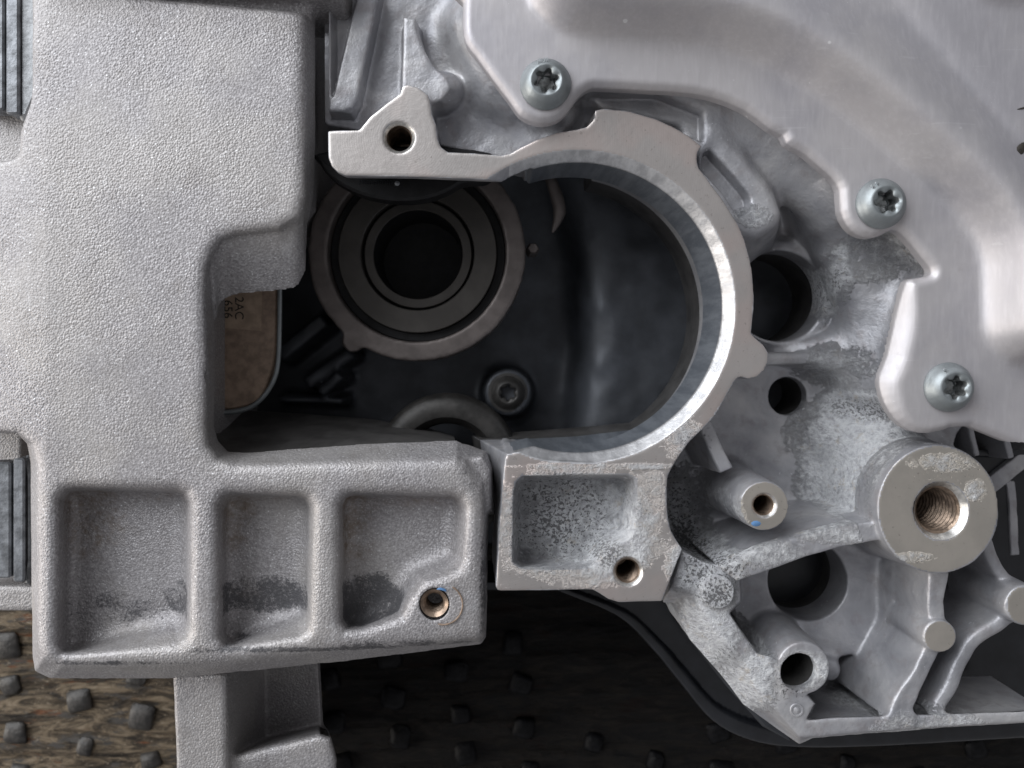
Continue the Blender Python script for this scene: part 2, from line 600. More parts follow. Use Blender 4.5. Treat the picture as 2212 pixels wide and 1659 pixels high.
class Solid:
    def __init__(self):
        self.ops = []

    def add(self, f, bb, k=0.0):
        self.ops.append(('+', f, bb, k))

    def cut(self, f, bb, k=0.0):
        self.ops.append(('-', f, bb, k))

    def clip(self, f, k=0.0):
        self.ops.append(('*', f, None, k))

    def ev(self, x, y, z):
        """x, y, z are 1-D axes"""
        X, Y, Z = x[:, None, None], y[None, :, None], z[None, None, :]
        d = np.full((len(x), len(y), len(z)), 160.0, np.float32)
        km = max(o[3] for o in self.ops)
        for op, f, bb, k in self.ops:
            if bb is not None:
                m = km + 12
                if (x[-1] < bb[0] - m or x[0] > bb[1] + m or y[-1] < bb[2] - m or y[0] > bb[3] + m
                        or z[-1] < bb[4] - m or z[0] > bb[5] + m):
                    continue
            e = f(x, y, z).astype(np.float32)
            if op == '+':
                d = smin(d, e, k)
            elif op == '-':
                d = smax(d, -e, k)
            else:
                d = smax(d, e, k)
        return d

    def polygonise(self, lo, hi, h, T=40, skip=None, dropdown=True):
        lo = np.array(lo, float)
        n = np.ceil((np.array(hi) - lo) / h).astype(int)
        NX, NY, NZ = (int(v) + 4 for v in n)
        ax = lambda o, i0, m: (o + (np.arange(i0, i0 + m)) * h).astype(np.float32)

        def tile(ijk):
            i0, j0, k0 = ijk
            ids, pos, quads = [], [], []
            # leave out what lies well outside the picture
            cz = lo[2] + (k0 + T / 2) * h
            m = T * h * 0.6 + 110
            kk = 1 - cz / D
            cu = (lo[0] + (i0 + T / 2) * h) / kk + VPX
            cw = -(lo[1] + (j0 + T / 2) * h) / kk + VPY
            if cu < -m or cu > 2212 + m or cw < -m or cw > 1659 + m:
                return None
            if skip is not None and skip(lo[0] + (i0 + T / 2) * h, lo[1] + (j0 + T / 2) * h, cz, T * h * 0.5):
                return None
            # coarse look first
            g = np.linspace(-1, T, 6)
            c = self.ev((lo[0] + (i0 + g) * h).astype(np.float32), (lo[1] + (j0 + g) * h).astype(np.float32),
                        (lo[2] + (k0 + g) * h).astype(np.float32))
            sp = (T + 1) / 5 * h
            if np.abs(c).min() > sp * 1.0:
                return None
            mx = min(T, n[0] - i0) + 2
            my = min(T, n[1] - j0) + 2
            mz = min(T, n[2] - k0) + 2
            f = self.ev(ax(lo[0], i0 - 1, mx), ax(lo[1], j0 - 1, my), ax(lo[2], k0 - 1, mz))
            s = f < 0
            if s.all() or not s.any():
                return None
            cnt = np.zeros((mx - 1, my - 1, mz - 1), np.int8)
            for a in (0, 1):
                for b in (0, 1):
                    for e in (0, 1):
                        cnt += s[a:mx - 1 + a, b:my - 1 + b, e:mz - 1 + e]
            I, J, K = np.nonzero((cnt > 0) & (cnt < 8))
            if len(I) == 0:
                return None
            cv = {}
            for a in (0, 1):
                for b in (0, 1):
                    for e in (0, 1):
                        cv[(a, b, e)] = f[I + a, J + b, K + e]
            acc = np.zeros((len(I), 3))
            w = np.zeros(len(I))
            for a in cv:
                for axn in range(3):
                    if a[axn]:
                        continue
                    b = list(a)
                    b[axn] = 1
                    v0, v1 = cv[a], cv[tuple(b)]
                    m = (v0 < 0) != (v1 < 0)
                    t = np.where(m, v0 / np.where(m, v0 - v1, 1), 0)
                    for q in range(3):
                        acc[:, q] += np.where(m, a[q] + (t if q == axn else 0), 0)
                    w += m
            acc /= w[:, None]
            pos.append(np.stack([lo[0] + (i0 - 1 + I + acc[:, 0]) * h, lo[1] + (j0 - 1 + J + acc[:, 1]) * h,
                                 lo[2] + (k0 - 1 + K + acc[:, 2]) * h], 1))
            gid = lambda A, B, C: ((i0 - 1 + A + 1).astype(np.int64) * NY + (j0 + B)) * NZ + (k0 + C)
            ids.append(gid(I, J, K))
            # quads: edges whose base sample is >= 1 on the two other axes
            for axn in range(3):
                sl0 = [slice(1, mx - 1), slice(1, my - 1), slice(1, mz - 1)]
                sl1 = [slice(1, mx - 1), slice(1, my - 1), slice(1, mz - 1)]
                sl1[axn] = slice(2, None)
                A = s[tuple(sl0)]
                B = s[tuple(sl1)]
                ii, jj, kk = np.nonzero(A != B)
                if len(ii) == 0:
                    continue
                fl = A[ii, jj, kk]
                c0 = [ii + 1, jj + 1, kk + 1]
                u, v = (axn + 1) % 3, (axn + 2) % 3
                q = []
                for du, dv in ((1, 1), (0, 1), (0, 0), (1, 0)):
                    cc = [x.copy() for x in c0]
                    cc[u] -= du
                    cc[v] -= dv
                    q.append(gid(*cc))
                q = np.stack(q, 1)
                q[~fl] = q[~fl][:, ::-1]
                quads.append(q)
            return ids, pos, quads
        from concurrent.futures import ThreadPoolExecutor
        tl = [(i, j, k) for i in range(0, n[0], T) for j in range(0, n[1], T) for k in range(0, n[2], T)]
        ids, pos, quads = [], [], []
        with ThreadPoolExecutor(4) as ex:
            for r in ex.map(tile, tl):
                if r:
                    ids += r[0]
                    pos += r[1]
                    quads += r[2]
        ids = np.concatenate(ids)
        pos = np.concatenate(pos)
        quads = np.concatenate(quads)
        uid, first = np.unique(ids, return_index=True)
        pos = pos[first]
        idx = np.searchsorted(uid, quads)
        idx = np.clip(idx, 0, len(uid) - 1)
        idx = idx[(uid[idx] == quads).all(1)]
        if dropdown:   # undersides that nobody can see
            a, b, c = pos[idx[:, 0]], pos[idx[:, 1]], pos[idx[:, 2]]
            nz = np.cross(b - a, c - a)
            nz = nz[:, 2] / (np.linalg.norm(nz, axis=1) + 1e-9)
            idx = idx[nz > -0.35]
            used, inv = np.unique(idx, return_inverse=True)
            pos, idx = pos[used], inv.reshape(idx.shape)
        return pos, idx


def vnoise(p, feat, seed=0):
    """cheap vectorised value noise, -1..1"""
    q = p / feat + seed * 17.31
    i = np.floor(q).astype(np.int64)
    f = q - i
    f = f * f * (3 - 2 * f)
    out = np.zeros(len(p))
    for a in (0, 1):
        for b in (0, 1):
            for c in (0, 1):
                h = (i[:, 0] + a) * 374761393 + (i[:, 1] + b) * 668265263 + (i[:, 2] + c) * 2147483647 + seed * 974711
                h = (h ^ (h >> 13)) * 1274126177
                h = (h ^ (h >> 16)) & 0xffff
                w = np.where(a, f[:, 0], 1 - f[:, 0]) * np.where(b, f[:, 1], 1 - f[:, 1]) * np.where(c, f[:, 2], 1 - f[:, 2])
                out += w * (h / 32767.5 - 1)
    return out


def solid_mesh(pos, quads, attrs=None, matidx=None):
    me = bpy.data.meshes.new('solid')
    v = pos * S
    v[:, 2] += Z0
    nv, nf = len(v), len(quads)
    me.vertices.add(nv)
    me.vertices.foreach_set('co', v.astype(np.float32).ravel())
    me.loops.add(nf * 4)
    me.loops.foreach_set('vertex_index', quads.astype(np.int32).ravel())
    me.polygons.add(nf)
    me.polygons.foreach_set('loop_start', (np.arange(nf) * 4).astype(np.int32))
    me.polygons.foreach_set('loop_total', np.full(nf, 4, np.int32))
    me.update(calc_edges=True)
    me.shade_smooth()
    for nm, a in (attrs or {}).items():
        at = me.attributes.new(nm, 'FLOAT', 'POINT')
        at.data.foreach_set('value', np.asarray(a, np.float32))
    if matidx is not None:
        me.polygons.foreach_set('material_index', matidx.astype(np.int32))
    return me


def vert_normals(pos, q):
    a = pos[q[:, 2]] - pos[q[:, 0]]
    b = pos[q[:, 3]] - pos[q[:, 1]]
    fn = np.cross(a, b)
    out = np.zeros((len(pos), 3))
    idx = q.ravel()
    for k in range(3):
        out[:, k] = np.bincount(idx, np.repeat(fn[:, k], 4), len(pos))
    return out / (np.linalg.norm(out, axis=1)[:, None] + 1e-9)


def split_link(parts, rest, pos, q, attrs, mi, mats, root):
    """cut one solid into named parts; normals run on across the cuts"""
    nrm = vert_normals(pos, q)
    left = np.ones(len(q), bool)
    jobs = []
    for nm, m in parts:
        m = m & left
        left &= ~m
        jobs.append((nm, m))
    jobs.append((rest, left))
    made = []
    for nm, m in jobs:
        if m.sum() < 8:
            continue
        used, inv = np.unique(q[m], return_inverse=True)
        me = solid_mesh(pos[used].copy(), inv.reshape(-1, 4), {k: v[used] for k, v in attrs.items()}, None if mi is None else mi[m])
        me.normals_split_custom_set_from_vertices(nrm[used])
        made.append(link(nm, me, mats, root))
    return made


def bbox(poly, z0, z1, m=0):
    a = np.array(poly)
    return (a[:, 0].min() - m, a[:, 0].max() + m, a[:, 1].min() - m, a[:, 1].max() + m, z0, z1)


def f_prism(poly, z0, z1, draft=0.0, r=0.0):
    """vertical prism from z0 up to z1; draft widens it downwards; r rounds the top edge"""
    def f(x, y, z):
        X, Y = np.meshgrid(x, y, indexing='ij')
        d = sd_poly(poly, X, Y)[:, :, None]
        Z = z[None, None, :]
        d = d - draft * np.maximum(z1 - Z, 0)
        return np.maximum(smax(d, Z - z1, r), z0 - Z)
    h = draft * (z1 - z0)
    return f, bbox(poly, z0, z1, h)


def f_loft(za, pa, zb, pb, r=0.0, rb=0.0):
    """solid between plan outlines pa at height za (low) and pb at zb (high)"""
    pa, pb = np.asarray(pa, float), np.asarray(pb, float)

    def f(x, y, z):
        t = np.clip((z - za) / (zb - za), 0, 1).astype(np.float32)
        Z = z[None, None, :]
        d = sd_loft(pa, pb, t, x, y)
        return smax(smax(d * 0.85, Z - zb, r), za - Z, rb)
    b0, b1 = bbox(pa, za, zb), bbox(pb, za, zb)
    return f, (min(b0[0], b1[0]), max(b0[1], b1[1]), min(b0[2], b1[2]), max(b0[3], b1[3]), za, zb)


def f_cone(p0, r0, p1, r1, r=0.0, ell=1.0):
    """round bar from p0 (low) to p1 (high)"""
    p0, p1 = np.array(p0, float), np.array(p1, float)
    ax_ = p1 - p0
    L = np.linalg.norm(ax_)
    ax_ /= L

    def f(x, y, z):
        X, Y, Z = x[:, None, None] - p0[0], y[None, :, None] - p0[1], z[None, None, :] - p0[2]
        t = X * ax_[0] + Y * ax_[1] + Z * ax_[2]
        rx, ry, rz = X - t * ax_[0], (Y - t * ax_[1]) / ell, Z - t * ax_[2]
        rad = np.sqrt(rx * rx + ry * ry + rz * rz)
        d = rad - (r0 + (r1 - r0) * np.clip(t / L, 0, 1))
        return np.maximum(smax(d, t - L, r), -t)
    R = max(r0, r1)
    lo, hi = np.minimum(p0, p1) - R, np.maximum(p0, p1) + R
    return f, (lo[0], hi[0], lo[1], hi[1], lo[2], hi[2])


def vcone(u, v, zt, rt, zb, rb, r=0.0, ell=1.0):
    """upright round boss whose top, seen at photo point (u, v), lies at height zt"""
    c = P(u, v, zt)
    return f_cone((c[0], c[1], zb), rb, (c[0], c[1], zt), rt, r, ell)


def f_caps(pts, rads):
    """chain of round-ended tapered capsules"""
    pts = [np.array(p, float) for p in pts]

    def f(x, y, z):
        d = None
        for i in range(len(pts) - 1):
            a, b = pts[i], pts[i + 1]
            e = b - a
            l2 = float(e @ e)
            X, Y, Z = x[:, None, None] - a[0], y[None, :, None] - a[1], z[None, None, :] - a[2]
            t = np.clip((X * e[0] + Y * e[1] + Z * e[2]) / l2, 0, 1)
            q = np.sqrt((X - t * e[0]) ** 2 + (Y - t * e[1]) ** 2 + (Z - t * e[2]) ** 2) - (rads[i] + (rads[i + 1] - rads[i]) * t)
            d = q if d is None else np.minimum(d, q)
        return d
    A = np.array(pts)
    R = max(rads)
    lo, hi = A.min(0) - R, A.max(0) + R
    return f, (lo[0], hi[0], lo[1], hi[1], lo[2], hi[2])


def f_ell(c, r):
    c, r = np.array(c, float), np.array(r, float)

    def f(x, y, z):
        X, Y, Z = (x[:, None, None] - c[0]) / r[0], (y[None, :, None] - c[1]) / r[1], (z[None, None, :] - c[2]) / r[2]
        return (np.sqrt(X * X + Y * Y + Z * Z) - 1) * min(r)
    return f, (c[0] - r[0], c[0] + r[0], c[1] - r[1], c[1] + r[1], c[2] - r[2], c[2] + r[2])


def strip(line, w):
    """plan outline of a band of width w about a traced polyline (photo coordinates)"""
    p = np.array(line, float)
    d = np.gradient(p, axis=0)
    d /= np.linalg.norm(d, axis=1)[:, None]
    nr = np.stack([-d[:, 1], d[:, 0]], 1)
    w = np.asarray(w if hasattr(w, '__len__') else [w] * len(p))[:, None] * 0.5
    return [tuple(q) for q in np.concatenate([p + nr * w, (p - nr * w)[::-1]])]


def ellipse(c, rx, ry, n=40):
    return [(c[0] + rx * math.cos(t), c[1] + ry * math.sin(t)) for t in np.arange(n) * 2 * math.pi / n]


def blobs(pos, lst, pw=1.5):
    """sum of soft patches; lst of (u, v, z, ru, rv, amount) in photo coordinates"""
    out = np.zeros(len(pos))
    for u, v, z, ru, rv, a in lst:
        c = P(u, v, z)
        k = 1 - z / D
        q = ((pos[:, 0] - c[0]) / (ru * k)) ** 2 + ((pos[:, 1] - c[1]) / (rv * k)) ** 2
        out = np.maximum(out, a * np.exp(-q ** pw))
    return out


def text_mesh(txt, size, depth, p, rotz=0.0, spacing=1.0):
    cu = bpy.data.curves.new('text', 'FONT')
    cu.body = txt
    cu.size = size * S
    cu.extrude = depth * S
    cu.align_x = 'CENTER'
    cu.align_y = 'CENTER'
    cu.space_character = spacing
    o = bpy.data.objects.new('text', cu)
    COL.objects.link(o)
    bpy.context.view_layer.update()
    me = bpy.data.meshes.new_from_object(o.evaluated_get(bpy.context.evaluated_depsgraph_get()))
    bpy.data.objects.remove(o)
    bpy.data.curves.remove(cu)
    from mathutils import Matrix
    me.transform(Matrix.Translation(W(p)) @ Matrix.Rotation(rotz, 4, 'Z'))
    me.materials.clear()
    return me

# ================================================================== THE SETTING: floor
def build_floor():
    # plank relief as a real grid, wide enough for everything in view
    x = np.arange(-2300, 2300, 13.0)
    y = np.concatenate([np.arange(-1700, -1400, 40.0), np.arange(-1400, -740, 6.5), np.arange(-740, 1700, 60.0)])
    X, Y = np.meshgrid(x, y, indexing='ij')
    pts = np.stack([X.ravel() * 0.10, Y.ravel(), np.zeros(X.size)], 1)
    h = 7 * vnoise(pts, 34, 1) + 5 * vnoise(pts, 15, 2)
    pts2 = np.stack([X.ravel() * 0.3, Y.ravel(), np.zeros(X.size)], 1)
    h += 3 * vnoise(pts2, 9, 3)
    h = np.minimum(h, 4.0)
    pos = np.stack([X.ravel(), Y.ravel(), h - FLOOR - 4], 1)
    nx, ny = len(x), len(y)
    idx = np.arange(nx * ny).reshape(nx, ny)
    q = np.stack([idx[:-1, :-1].ravel(), idx[1:, :-1].ravel(), idx[1:, 1:].ravel(), idx[:-1, 1:].ravel()], 1)
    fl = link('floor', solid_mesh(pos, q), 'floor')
    tag(fl, None, None, kind='structure')
    # raised worn studs, four worn shapes
    mes = []
    for w in range(4):
        bm = bmesh.new()
        bmesh.ops.create_cube(bm, size=1.0)
        for v in bm.verts:
            s = (0.74 if v.co.z > 0 else 1.2) * random.uniform(0.82, 1.14)
            v.co = Vector((v.co.x * 70 * s, v.co.y * 66 * s, v.co.z * 34 * random.uniform(0.7, 1.1)))
        bmesh.ops.bevel(bm, geom=bm.edges[:], offset=14, segments=2, affect='EDGES', profile=0.5)
        bmesh.ops.triangulate(bm, faces=bm.faces[:])
        for v in bm.verts:
            v.co += Vector((random.uniform(-2.5, 2.5), random.uniform(-2.5, 2.5), random.uniform(-2, 2)))
            v.co *= S
        me = bpy.data.meshes.new('stud')
        bm.to_mesh(me)
        bm.free()
        me.shade_smooth()
        me.materials.append(M['stud'])
        mes.append(me)
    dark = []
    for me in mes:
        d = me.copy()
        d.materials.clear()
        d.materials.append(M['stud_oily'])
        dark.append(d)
    bpy.context.view_layer.update()
    for i in range(-2, 16):
        for j in range(-4, 5):
            u = 14 + 142 * i + 12 * j
            v = 1391 + 34 * i + 93 * j
            if not (-60 < u < 2260 and 1310 < v < 1720):
                continue
            if u > 1150 and v < 1560:
                continue
            o = bpy.data.objects.new('stud', random.choice(mes))
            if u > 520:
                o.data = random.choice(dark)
            COL.objects.link(o)
            p = P(u + random.uniform(-7, 7), v + random.uniform(-7, 7), -FLOOR)
            o.location = W((p[0], p[1], -FLOOR + 5))
            o.rotation_euler = (random.uniform(-.12, .12), random.uniform(-.12, .12), random.uniform(-.3, .3) + random.choice((0, math.pi / 2, math.pi)))
            sc = random.uniform(0.85, 1.1)
            o.scale = (sc, sc * random.uniform(0.85, 1.15), random.uniform(0.7, 1.1))
            o.parent = fl


build_floor()

# ================================================================== LEFT HOUSING
Hf = 12.0


def build_housing():
    root = empty('cast_housing', P(300, 900, -FLOOR))
    tag(root, 'rough sand-cast aluminium housing with three square pockets along its lower arm, at the left', 'housing')
    so = Solid()
    # (photo outline of the front edge at z=Hf, photo outline of the outer wall at z=-90)
    prs = [((-220, -220), (-220, -220)), ((656, -220), (682, -220)), ((656, 30), (682, 30)), ((658, 300), (682, 300)),
           ((657, 425), (677, 425)), ((645, 470), (668, 470)), ((605, 493), (605, 512)), ((510, 503), (512, 520)),
           ((478, 514), (486, 530)), ((456, 543), (470, 560)), ((444, 580), (463, 600)), ((441, 640), (462, 650)),
           ((446, 783), (465, 783)), ((443, 927), (463, 920)), ((447, 965), (472, 952)), ((468, 996), (493, 974)),
           ((505, 1008), (533, 977)), ((650, 1006), (660, 967)), ((800, 1001), (796, 957)), ((988, 997), (985, 950)),
           ((1004, 1008), (1012, 962)), ((1040, 1066), (1052, 985)), ((1045, 1095), (1056, 1095)), ((1042, 1368), (1051, 1375)),
           ((1032, 1378), (1040, 1391)), ((796, 1392), (796, 1423)), ((640, 1408), (640, 1440)), ((496, 1424), (496, 1454)),
           ((360, 1432), (360, 1466)), ((141, 1434), (110, 1467)), ((95, 1420), (76, 1450)), ((84, 1380), (70, 1420)),
           ((82, 1100), (66, 1100)), ((80, 1000), (66, 1000)), ((70, 960), (58, 958)), ((40, 936), (34, 934)), ((-220, 930), (-220, 928))]
    ft = img([a for a, b in prs], Hf)
    fm = img([b for a, b in prs], -90)
    f, bb = f_loft(-90, fm, Hf, ft, 26)
    so.add(f, bb)
    # thinner body below
    a = np.array(fm)
    low = [(-240, -240), (640, -240), (640, 420), (600, 470), (470, 500), (430, 560), (430, 960), (480, 1010), (960, 990),
           (1010, 1080), (1005, 1350), (780, 1380), (360, 1420), (120, 1420), (110, 1000), (60, 900), (-240, 900)]
    f, bb = f_prism(img(low, -90), -500, -60, 0.0, 0)
    so.add(f, bb, 12)
    # set-back sloping wall inside the notch
    top = [(452, 545), (480, 512), (520, 500), (605, 494), (640, 480), (655, 440), (640, 300), (440, 300), (400, 560)]
    bot = [(464, 700), (474, 652), (505, 637), (605, 628), (642, 622), (661, 588), (668, 330), (440, 300), (430, 560)]
    f, bb = f_loft(-95, img(rounded(bot, 14), -95), -10, img(rounded(top, 14), -10))
    so.add(f, bb, 10)
    # tongue that meets the pad of the engine casting
    f, bb = f_loft(-200, img([(960, 950), (1012, 960), (1052, 975), (1066, 1010), (1070, 1110), (1030, 1120)], -200), -24,
                   img([(985, 1000), (1008, 990), (1044, 984), (1058, 1015), (1060, 1100), (1040, 1110)], -24), 12)
    so.add(f, bb, 10)
    # left flank falls away, with a faint ridge
    x100 = P(100, 0, Hf)[0]

    def flank(x, y, z):
        X, Z = x[:, None, None], z[None, None, :]
        return ((Z - (Hf - 0.13 * np.maximum(x100 - X, 0))) * 0.95 + 0 * y[None, :, None])
    so.clip(flank, 10)
    # lowered band along the top, and an unseen rim added beyond to cast shade on it
    f, bb = f_prism(img([(-300, -300), (720, -300), (720, 62), (640, 46), (420, 26), (200, 6), (-300, -30)], 0), -46, 80, -0.25)
    so.cut(f, bb, 14)
    f, bb = f_prism(img([(-300, -400), (720, -400), (720, -34), (-300, -70)], 30), -200, 66, 0.1, 20)
    so.add(f, bb, 20)
    # recess with the upper bushing
    rec = rounded([(-240, -240), (92, -240), (90, 230), (66, 285), (62, 352), (-240, 356)], 24)
    f, bb = f_prism(img(rec, -40), -82, 60)
    so.cut(f, bb, 16)
    # block under the lower bushing
    f, bb = f_prism(img(rounded([(-240, 1262), (90, 1262), (90, 1318), (-240, 1320)], 12), -120), -330, -110, 0.05, 14)
    so.add(f, bb, 14)
    f, bb = f_prism(img([(-240, 905), (90, 925), (90, 1275), (-240, 1275)], -330), -360, -240)
    so.add(f, bb, 10)
    # pockets
    pk = [([(126, 1072), (140, 1052), (165, 1046), (392, 1050), (412, 1058), (421, 1080), (419, 1372), (410, 1392), (390, 1404), (150, 1413), (132, 1410), (124, 1392)],
           [(150, 1085), (160, 1070), (180, 1066), (375, 1068), (390, 1072), (398, 1090), (396, 1310), (392, 1326), (380, 1338), (178, 1396), (158, 1396), (148, 1380)]),
          ([(468, 1085), (478, 1066), (497, 1058), (655, 1061), (674, 1068), (684, 1088), (678, 1352), (672, 1370), (652, 1386), (500, 1396), (482, 1394), (471, 1376)],
           [(490, 1096), (496, 1082), (510, 1076), (638, 1078), (652, 1084), (660, 1100), (655, 1300), (650, 1315), (636, 1326), (512, 1380), (498, 1382), (490, 1366)]),
          ([(730, 1086), (740, 1066), (760, 1059), (985, 1062), (1004, 1070), (1013, 1092), (1006, 1212), (996, 1234), (975, 1245), (928, 1256), (898, 1290), (872, 1334), (782, 1361), (745, 1361), (730, 1342)],
           [(748, 1096), (756, 1080), (772, 1075), (968, 1078), (980, 1084), (984, 1100), (978, 1190), (965, 1204), (940, 1214), (890, 1236), (866, 1270), (852, 1310), (786, 1344), (758, 1346), (750, 1330)])]
    for t, b in pk:
        f, bb = f_loft(-96, img(b, -92), Hf + 14, img(t, Hf + 2), 0, 34)
        so.cut(f, bb, 20)
    # low plateau round the threaded hole
    f, bb = f_cone(P(940, 1306, Hf - 60), 34, P(938, 1304, Hf + 20), 31)
    so.cut(f, bb, 4)
    # chips in the edge
    for u, v, z, r in ((680, 330, -20, 16), (458, 812, -10, 13), (1048, 1240, -5, 10)):
        f, bb = f_ell(P(u, v, z), (r, r * 1.3, r * 1.2))
        so.cut(f, bb, 5)
    # foot under the arm, down to the floor
    f, bb = f_prism(img(rounded([(372, 1450), (490, 1450), (494, 1900), (390, 1900)], 14), -110), -FLOOR, -105, 0.02, 16)
    so.add(f, bb, 22)
    f, bb = f_prism(img([(440, 1380), (686, 1380), (700, 1640), (480, 1640)], -415), -FLOOR, -400)
    so.add(f, bb, 12)
    ft2 = [(480, 1640), (560, 1618), (690, 1586), (716, 1594), (728, 1640), (720, 1900), (480, 1900)]
    f, bb = f_loft(-FLOOR, img([(480, 1600), (560, 1580), (690, 1550), (700, 1560), (712, 1600), (700, 1800), (480, 1800)], -FLOOR), -140, img(ft2, -140), 22)
    so.add(f, bb, 16)
    pos, q = so.polygonise((-1420, -1400, -425), (90, 1180, Hf + 64), 3.8)
    # sand-cast unevenness
    pos[:, 2] += 0.9 * vnoise(pos, 70, 4)
    pos[:, 0] += 0.8 * vnoise(pos, 22, 5)
    pos[:, 1] += 0.8 * vnoise(pos, 22, 6)
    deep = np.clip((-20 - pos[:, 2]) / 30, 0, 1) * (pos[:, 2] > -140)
    dirt_shade = deep * blobs(pos, [(190, 1110, -90, 110, 130, .95), (515, 1105, -90, 60, 130, .95), (765, 1115, -90, 60, 130, 1.1), (900, 1076, -90, 180, 30, .7), (300, 1066, -90, 150, 30, .7), (600, 1072, -90, 90, 26, .7)])  # brown grime with the pockets' upper-left shadow painted in
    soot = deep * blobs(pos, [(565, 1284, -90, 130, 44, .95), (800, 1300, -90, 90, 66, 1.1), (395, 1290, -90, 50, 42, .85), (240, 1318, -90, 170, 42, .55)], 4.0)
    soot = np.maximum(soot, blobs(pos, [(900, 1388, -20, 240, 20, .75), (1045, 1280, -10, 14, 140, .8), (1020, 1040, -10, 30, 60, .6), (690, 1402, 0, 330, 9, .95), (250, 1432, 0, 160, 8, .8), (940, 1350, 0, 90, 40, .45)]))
    c = pos[q].mean(1)
    cx, cy = c[:, 0].astype(np.float32), c[:, 1].astype(np.float32)
    parts = [('pocket', (sd_poly(img(t, Hf), cx, cy) < 2) & (c[:, 2] < -14) & (c[:, 2] > -150)) for t, b in pk]
    parts += [('foot', (cy < P(0, 1440, -100)[1]) & (c[:, 2] < -92)), ('arm', cy < P(0, 968, 0)[1])]
    split_link(parts, 'body', pos, q, {'dirt': dirt_shade, 'soot': soot}, None, 'sand', root)
    # wall sloping back from the opening's foot, cavity shadow painted into its colour
    top = [(462, 950), (478, 974), (500, 982), (533, 983), (660, 975), (796, 963), (930, 953), (984, 951)]
    bot = [(455, 876), (470, 884), (500, 886), (560, 888), (660, 894), (800, 905), (925, 925), (980, 941)]
    r0 = [P(u, w + 6, -96) for u, w in top]
    r1 = [P(u, w, -430) for u, w in bot]
    r2 = [P(u, w + 60, -440) for u, w in bot]
    rm = [tuple(0.5 * (np.array(a_) + np.array(b_)) + np.array((0, 2.0, 0))) for a_, b_ in zip(r0, r1)]
    v, fc = rings([r2, r1, rm, r0], close=False)
    link('inner_wall', mesh(v, fc), 'oily', root)
    # plain lower part standing on the floor
    v, fc = prism(img([(u, w) for u, w in low], -90), -FLOOR, -400, 2)
    link('lower_body', mesh(v, fc), 'sand', root)
    v, fc = prism(img(rounded([(376, 1450), (490, 1450), (494, 1900), (394, 1900)], 14), -110), -FLOOR, -400, 2)
    link('foot_base', mesh(v, fc), 'sand', root)
    # threaded hole in the arm
    c = P(938, 1304, Hf)
    prof = [(30, -1), (24, -5), (21, -8)]
    z = -8
    while z > -70:
        prof += [(19, z - 3), (22, z - 6)]
        z -= 6
    prof += [(19, -78), (0.1, -78)]
    v, fc = lathe((c[0], c[1], Hf - 2), prof, 40)
    link('threaded_hole', mesh(v, fc), 'thread', root)
    path = [P(950 + 26 * math.cos(a), 1303 - 31 * math.sin(a), Hf + 1.0) for a in np.radians(np.linspace(55, 105, 7))]
    v, fc = tube(path, [0.6, 2.4, 3.0, 2.6, 2.8, 2.0, 0.5], 6)
    link('paint_mark', mesh(v, fc), 'blue', root)
    # rust-coloured washer print beside the hole
    c = P(957, 1306, Hf)
    path = [(c[0] + 42 * math.cos(a), c[1] + 43 * math.sin(a), Hf + 0.2) for a in np.radians(np.linspace(-105, 62, 24))]
    v, fc = tube(path, list(1.1 + 0.9 * np.abs(np.sin(np.arange(24) * 1.9))), 6)
    link('washer_print', mesh(v, fc), 'plate', root)
    return root


build_housing()


def build_bushing(uvs, zc, label, cu):
    """flange and washer seen edge-on in a recess at the left edge"""
    (u0, u1), (u2, u3), v0, v1 = uvs
    cy = 0.5 * (P(0, v0, zc)[1] + P(0, v1, zc)[1])
    R = 0.5 * abs(P(0, v0, zc)[1] - P(0, v1, zc)[1])
    root = empty('bushing', (P(u1, 0, zc)[0], cy, zc - R))
    tag(root, label, 'bushing', 'bushings at the left edge of the housing')
    y0, y1 = sorted((P(0, v0, zc)[1], P(0, v1, zc)[1]))
    for nm, a, b, ins in (('flange', u0, u1, 9), ('washer', u2, u3, 0)):
        xa, xb = P(a, 0, zc)[0], P(b, 0, zc)[0]
        v, f = prism(rounded([(xa, y0 + ins), (xb, y0 + ins), (xb, y1 - ins), (xa, y1 - ins)], 8), zc - 46, zc, 4)
        link(nm, mesh(v, f), 'grey', root)
    xa, xb = P(u3 - 10, 0, zc)[0], P(cu, 0, zc)[0]
    t = min(60.0, 1.4 * (xb - xa))
    v, f = prism(rounded([(xa, y0 - 10), (xa + 0.45 * (xb - xa), y0 - 10), (xb, y0 + t), (xb, y1 - t), (xa + 0.45 * (xb - xa), y1 + 4), (xa, y1 + 4)], 14), zc - 60, zc - 10, 12)
    link('collar', mesh(v, f), 'collar', root)


build_bushing(((-60, 8), (11, 40), -330, 246), -28, 'grey flanged steel bushing in the upper recess of the cast housing', 84)
build_bushing(((-60, 22), (27, 52), 990, 1258), -90, 'grey flanged steel bushing in the lower recess of the cast housing', 66)

# ================================================================== ENGINE CASTING
RING_C = P(1249, 663, 0)
R_FACE, R_BORE = 341.0, 318.0


def arc(c, r, a0, a1, n):
    return [(c[0] + r * math.cos(t), c[1] + r * math.sin(t)) for t in np.radians(np.linspace(a0, a1, n))]


